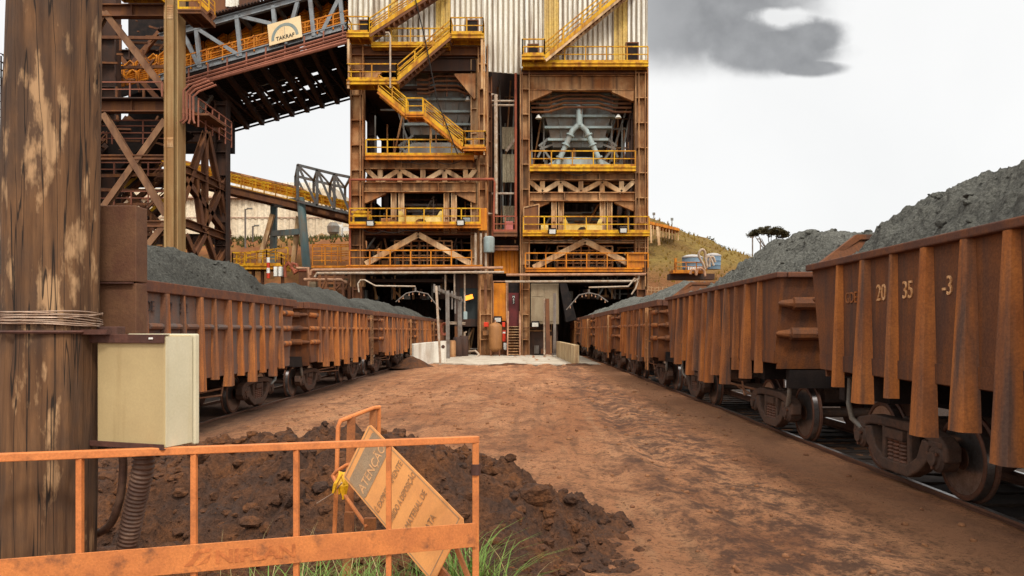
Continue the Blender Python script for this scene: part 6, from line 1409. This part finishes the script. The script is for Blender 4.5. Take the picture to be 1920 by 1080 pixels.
tag(ww.build('tie_wire', 'wire', None, True), 'strands of wire wound round the wooden pole above the cream box', 'wire')
c, r = pole_c(1.845); st_ = MB()
st_.tube([(c.x+(r+.012)*math.cos(a*.13-2.9), c.y+(r+.012)*math.sin(a*.13-2.9), 1.845) for a in range(26)], .007, 6); st_.beam((c.x+r-.02, c.y-.05, 1.845), (c.x+r+.10, c.y-.06, 1.845), .03, .02)
tag(st_.build('steel_strap', 'box_bracket'), 'dark rusty strap round the wooden pole under the wire', 'strap')
# ---- rusty panel fixed beside the pole
yq = 3.22; rp = thing('metal_locker', 'tall rust brown steel locker standing beside the pole above the cream box', 'locker', (X(200, yq), yq, Z(642, yq)))
MB().box((X(120, yq), yq, Z(530, yq)+.004), (X(255, yq), yq+.10, Z(385, yq))).build('upper_plate', 'rusty_plate', rp, bevel=.004); MB().box((X(120, yq), yq+.006, Z(660, yq)), (X(254, yq), yq+.10, Z(531, yq))).build('lower_plate', 'rusty_plate', rp, bevel=.004)
MB().box((X(120, yq), yq-.012, Z(532, yq)), (X(250, yq), yq+.003, Z(529, yq))).build('seam_strip', 'box_bracket', rp)
# ---- cream junction box
th = R(18); Bc = Vector((X(309, 2.9), 2.9, 0)); ex = Vector((-math.cos(th), math.sin(th), 0)); ey = Vector((math.sin(th), math.cos(th), 0)); zb, zt = Z(841, 2.9), Z(629, 2.9)
jb = thing('junction_box', 'stained cream metal junction box mounted beside the wooden pole', 'junction box', tuple(Bc+ex*.18+ey*.08+Vector((0,0,zb))))
b = MB(); wj, dj = .34, .145; b.prism([(0,0),(wj,0),(wj,dj),(0,dj)], Bc+Vector((0,0,zb)), ex, ey, (0,0,zt-zb)); b.build('case', 'box_cream', jb, bevel=.006)
b = MB(); b.prism([(-.012,dj+.003),(wj,dj+.003),(wj,dj+.03),(-.012,dj+.03)], Bc+Vector((0,0,zb-.006)), ex, ey, (0,0,zt-zb+.012)); b.build('door', 'box_door', jb, bevel=.006)
b = MB(); b.prism([(-.0025,.004),(.001,.004),(.001,dj-.002),(-.0025,dj-.002)], Bc+Vector((0,0,zb+.004)), ex, ey, (0,0,zt-zb-.008)); b.build('side_face', 'box_door', jb)  # paler skin on the case: its brighter lit side put into colour
b = MB(); b.prism([(-.004,-.012),(wj+.03,-.012),(wj+.03,-.004),(-.004,-.004)], Bc+Vector((0,0,zt-.030)), ex, ey, (0,0,.034)); b.prism([(-.004,-.004),(wj+.03,-.004),(wj+.03,.022),(-.004,.022)], Bc+Vector((0,0,zt+.0005)), ex, ey, (0,0,.0035)); b.build('top_bracket', 'box_bracket', jb, bevel=.0015)
b = MB(); b.prism([(.0,-.010),(wj+.03,-.010),(wj+.03,-.003),(.0,-.003)], Bc+Vector((0,0,zb-.006)), ex, ey, (0,0,.022)); b.prism([(.0,-.003),(wj+.03,-.003),(wj+.03,.03),(.0,.03)], Bc+Vector((0,0,zb-.0065)), ex, ey, (0,0,.004)); b.build('bottom_bracket', 'box_bracket', jb, bevel=.0015)
b = MB(); b.prism([(.045,-.016),(.065,-.016),(.065,-.012),(.045,-.012)], Bc+Vector((0,0,zt-.016)), ex, ey, (0,0,.008)); b.build('bolt', 'white_paint', jb, bevel=.002)
pk = MB(); pk.box((X(150, 3.0), 3.05, Z(628, 3.0)-.01), (X(206, 3.0), 3.12, Z(612, 3.0))); tag(pk.build('mounting_block', 'box_bracket', None, bevel=.004), 'small dark steel block between the pole and the cream box top', 'bracket')
# ---- corrugated conduits below the box
def conduit(label, pts, r):
    pp = [Vector(p) for p in pts]; sm = []
    for i in range(len(pp)-1):
        p0, p1, p2, p3 = pp[max(0, i-1)], pp[i], pp[i+1], pp[min(len(pp)-1, i+2)]
        for j in range(40): t = j/40; sm.append(.5*((2*p1)+(p2-p0)*t+(2*p0-5*p1+4*p2-p3)*t*t+(3*p1-p0-3*p2+p3)*t**3))
    ln = 0; rs = []
    for i, p in enumerate(sm):
        if i: ln += (p-sm[i-1]).length
        rs.append(r*(1+.10*math.sin(2*math.pi*ln/(r*.46))))
    tag(MB().tube(sm, rs, 16).build('conduit', 'conduit', None, True, angle=180), label, 'conduit', 'conduits under the cream box')
yc = 3.05
conduit('thick corrugated brown conduit coming down from the cream box', [P(270, 838, yc), P(268, 880, yc), P(255, 940, yc+.03), P(243, 1000, yc+.06), P(232, 1075, yc+.1)], .040)
conduit('thin corrugated brown conduit curving away left under the cream box', [P(228, 838, yc), P(231, 880, yc+.02), P(224, 940, yc+.05), P(205, 985, yc+.1), P(176, 1003, yc+.16), P(150, 1010, yc+.2)], .0155)
# ---- orange barrier
B0 = Vector((X(150, 2.8), 2.8, 0)); B4 = Vector((X(886, 3.44), 3.44, 0)); bd = (B4-B0)/4; bn = Vector((-bd.y, bd.x, 0)).normalized()
zt0, zt4 = Z(852, 2.8), Z(824, 3.44); zT = lambda t: zt0+(zt4-zt0)*t/4; zb0, zb4 = Z(1062, 2.8), Z(1001, 3.44); zM = lambda t: zb0+(zb4-zb0)*t/4
br = thing('barrier', 'orange steel barrier with a wide faded lettered board, rusted at its right end', 'barrier', tuple(B0+bd*2+Vector((0,0,.3))))
tp_ = lambda t, z: B0+bd*t+Vector((0,0,z))
MB().beam(tp_(-1.6, zT(-1.6)), tp_(4.075, zT(4.075)), .03, .030).build('top_rail', 'orange_paint', br, bevel=.003)
b = MB(); hb_ = .055; q0, q1 = tp_(-1.6, zM(-1.6)-hb_), tp_(4.02, zM(4.02)-hb_); q2, q3 = tp_(4.02, zM(4.02)+hb_), tp_(-1.6, zM(-1.6)+hb_); off = -bn*.022; tk = bn*.006
b.add([q0+off, q1+off, q2+off, q3+off, q0+off+tk, q1+off+tk, q2+off+tk, q3+off+tk], [(0,1,2,3),(7,6,5,4),(0,4,5,1),(1,5,6,2),(2,6,7,3),(3,7,4,0)]); bo_ = b.build('board', 'orange_rust', br, bevel=.0015)
for t in (-1, 0, 1, 2, 3): MB().beam(tp_(t, .35), tp_(t, zT(t)-.0155), .022, .022).build('bar', 'orange_paint', br, bevel=.002)
MB().beam(tp_(4.04, .3), tp_(4.04, zT(4.04)-.0155), .03, .026).build('end_post', 'orange_rust', br, bevel=.003)
b = MB(); b.lathe([(-.025,.023),(.025,.023)], tp_(4.04, 1.21), (0,0,1), 10); b.build('hinge_knuckle', 'box_bracket', br)
ax = (q1-q0).normalized(); tx = lambda px_: (px_-150)/(234-.0568*(px_-150))*1.0
def on_board(px): # barrier parameter t for a photo column
    return (px-150)/(234.0-.0568*px)
for txt, px, sz in (('NIPLAN', 402, .072),): text_mesh(txt, sz, 'lettering', 'faint_text', bo_, tp_(on_board(px), zM(on_board(px))-.026)-bn*.0235, ax, (0,0,1), .002, 'LEFT', 1.25, .002)
b = MB(); o_ = tp_(on_board(345), zM(on_board(345))-.028)-bn*.0235
b.prism([(0,.0),(.03,.0),(.06,.045),(.09,.05),(.10,.062),(.055,.062),(.035,.045),(.028,.03)], o_, ax, (0,0,1), bn*.002); b.prism([(.045,.0),(.085,.008),(.097,.04),(.085,.035),(.07,.018)], o_, ax, (0,0,1), bn*.002); b.build('emblem', 'faint_text', bo_)
# ---- tilted warning sign on its frame
TLc, TRc, BRc = W(643, 894, 4.30), W(692, 794, 4.27), W(847, 957, 3.63)
sx_d = (TRc-TLc); sw = sx_d.length; sx_d.normalize(); sy_d = (BRc-TRc); sy_d = (sy_d-sx_d*sy_d.dot(sx_d)); shh = sy_d.length; sy_d.normalize(); sn = sx_d.cross(sy_d); 
if sn.dot(Vector((0,-1,.1))) < 0: sn = -sn
ws = thing('warning_sign', 'fallen orange attention sign lying tilted behind the barrier', 'warning sign', tuple((TLc+BRc)/2))
def sp(a, d, o=0): return TLc+sx_d*(a*sw)+sy_d*(d*shh)+sn*o
def quad(a0, a1, d0, d1, o, th_, name, m, cut=0):
    b = MB(); ca = cut/sw; cd = cut/shh
    pl = [(a0,d0+cd),(a0+ca,d0),(a1-ca,d0),(a1,d0+cd),(a1,d1-cd),(a1-ca,d1),(a0+ca,d1),(a0,d1-cd)] if cut else [(a0,d0),(a1,d0),(a1,d1),(a0,d1)]
    n = len(pl); b.add([sp(a, d, o) for a, d in pl]+[sp(a, d, o+th_) for a, d in pl], [tuple(range(n)), tuple(reversed(range(n, 2*n)))]+[(i, n+i, n+(i+1) % n, (i+1) % n) for i in range(n)]); return b.build(name, m, ws)
quad(0, 1, 0, 1.12, -.006, .006, 'plate', 'sign_face', .018); quad(.05, .95, .075, .30, .001, .0012, 'header_band', 'sign_band', .01)
b = MB()
for a0, a1, d0, d1 in ((.03,.97,.022,.028),(.03,.042,.022,1.08),(.958,.97,.022,1.08),(.03,.97,1.075,1.08)):
    b.add([sp(a, d, o) for o in (.001,.002) for a, d in ((a0,d0),(a1,d0),(a1,d1),(a0,d1))], [(0,1,2,3),(7,6,5,4),(0,4,5,1),(1,5,6,2),(2,6,7,3),(3,7,4,0)])
b.build('border', 'sign_band', ws)
for txt, d, s, m_, w in (('ATENÇÃO', .265, .098, 'sign_band_text', .83), ('É EXPRESSAMENTE', .47, .062, 'sign_text', .86), ('PROIBIDO A DEPOSIÇÃO', .62, .062, 'sign_text', .92), ('DE MATERIAL DE', .77, .062, 'sign_text', .76), ('SUCATA', .92, .062, 'sign_text', .45)):
    t = text_mesh(txt, s, 'lettering', m_, ws, sp(.5, d, .0032), sx_d, -sy_d, .0014, 'CENTER'); k = (max(v.co.dot(sx_d) for v in t.data.vertices)-min(v.co.dot(sx_d) for v in t.data.vertices))
    mid_ = sum((v.co.dot(sx_d) for v in t.data.vertices))/len(t.data.vertices); f_ = w*sw/k
    c0 = sp(.5, d, .0032)-(Vector(t.location)+world_loc(ws))
    for v in t.data.vertices: e = (v.co-c0).dot(sx_d); v.co = v.co+sx_d*(e*(f_-1))
MB().beam(sp(.18, .30, -.03), sp(.16, 1.25, -.03), .045, .02, up=sn).build('back_strut', 'orange_dark', ws); MB().beam(sp(.86, .85, -.03), W(885, 1100, 3.75), .045, .02).build('foot_strut', 'orange_dark', ws)
b = MB(); b.tube([W(672, 868, 4.4), W(650, 872, 4.42), W(630, 884, 4.42), (W(624, 892, 4.42)), W(630, 905, 4.40), W(688, 988, 4.2)], .011, 8); b.build('bent_frame', 'orange_paint', ws, True)
MB().box(W(682, 994, 4.2), tuple(W(704, 972, 4.2)+Vector((0,.03,0)))).build('socket', 'orange_dark', ws, bevel=.003)
bf = thing('barricade_frame', 'bent orange tube frame standing in the mound behind the sign', 'barricade', tuple(W(665, 1000, 4.6)))
b = MB(); b.tube([W(627, 1000, 4.5), W(631, 900, 4.5), W(634, 800, 4.5), W(638, 789, 4.52), W(700, 765, 4.8), W(710, 764, 4.85), W(711, 775, 4.85), W(708, 900, 4.85)], .013, 8); b.build('tube', 'orange_paint', bf, True)
MB().beam(W(659, 781, 4.6), W(652, 1075, 4.6), .05, .012).build('slat', 'orange_dark', bf); MB().beam(W(700, 768, 4.82), W(696, 900, 4.82), .045, .012).build('slat', 'orange_dark', bf)
MB().beam(W(655, 960, 4.55), W(650, 1110, 4.5), .05, .05).build('post', 'orange_dark', bf)
rbn = MB(); rnd = random.Random(21)
for k in range(7):
    p = W(638+rnd.uniform(-6, 6), 890+rnd.uniform(-8, 10), 4.36); q = W(628+rnd.uniform(-6, 14), 925+rnd.uniform(-8, 14), 4.33); s_ = Vector((rnd.uniform(.01,.03), rnd.uniform(-.02,.02), rnd.uniform(-.01,.01))); m_ = (p+q)/2+Vector((rnd.uniform(-.02,.02), -.02, 0))
    rbn.add([p, p+s_, m_+s_*1.2, m_, q, q+s_*.7], [(0,1,2,3),(3,2,5,4)])
tag(rbn.build('tape_knot', 'ribbon'), 'knot of crumpled yellow tape tied on the bent frame by the sign', 'tape')
tag(MB().tube([W(641, 905, 4.3), W(625, 925, 4.35), W(594, 944, 4.45)], .004, 6).build('rod', 'wire', None, True), 'thin grey rod poking out of the mound by the yellow tape', 'rod')
# ---- grass at the foot of the barrier
def blades(b, x, y, n, hmin, hmax, sp_, rnd, wdt=.006):
    for i in range(n):
        px, py = x+rnd.gauss(0, sp_), y+rnd.gauss(0, sp_*.6); z = gz(px, py)-.01; h = rnd.uniform(hmin, hmax); a = rnd.uniform(0, 6.28); ln = rnd.uniform(.15,.75)*h; dx, dy = math.cos(a)*ln, math.sin(a)*ln; w = wdt*rnd.uniform(.6,1.4); nx, ny = -math.sin(a)*w, math.cos(a)*w; pr = []
        for k in range(6):
            t = k/5; c = Vector((px+dx*t*t, py+dy*t*t, z+h*(t-.28*t*t*t))); ww_ = 1-t*.95; pr.append((c-Vector((nx,ny,0))*ww_, c+Vector((nx,ny,0))*ww_))
        o = len(b.v)
        for p, q in pr: b.v += [p, q]
        for k in range(5): b.f.append((o+2*k, o+2*k+1, o+2*k+3, o+2*k+2))
rnd = random.Random(77)
g1, g2, g3 = MB(), MB(), MB()
for px, Y, n in ((570, 3.9, 80), (605, 3.75, 70), (640, 3.8, 60), (680, 3.95, 80), (720, 3.9, 60), (770, 4.0, 40), (520, 3.8, 40)): blades(g1, X(px, Y), Y, n, .28, .58, .12, rnd)
tag(g1.build('grass', 'leaf', None, True, angle=180), 'green grass blades growing at the foot of the barrier and sign', 'grass', kind='stuff')
for px, Y, n in ((872, 4.15, 150), (895, 4.2, 130)): blades(g2, X(px, Y), Y, n, .35, .72, .075, rnd, .007)
tag(g2.build('grass_tuft', 'leaf', None, True, angle=180), 'thick green grass tuft under the right end of the barrier', 'grass tuft')
for px, Y, n in ((540, 3.9, 20), (760, 4.0, 20), (640, 4.0, 20), (960, 4.6, 6), (480, 4.4, 6)): blades(g3, X(px, Y), Y, n, .35, .75, .2, rnd, .003)
tag(g3.build('dry_grass', 'leaf_dry', None, True, angle=180), 'thin dry straw stalks among the green grass by the barrier', 'dry grass', kind='stuff')
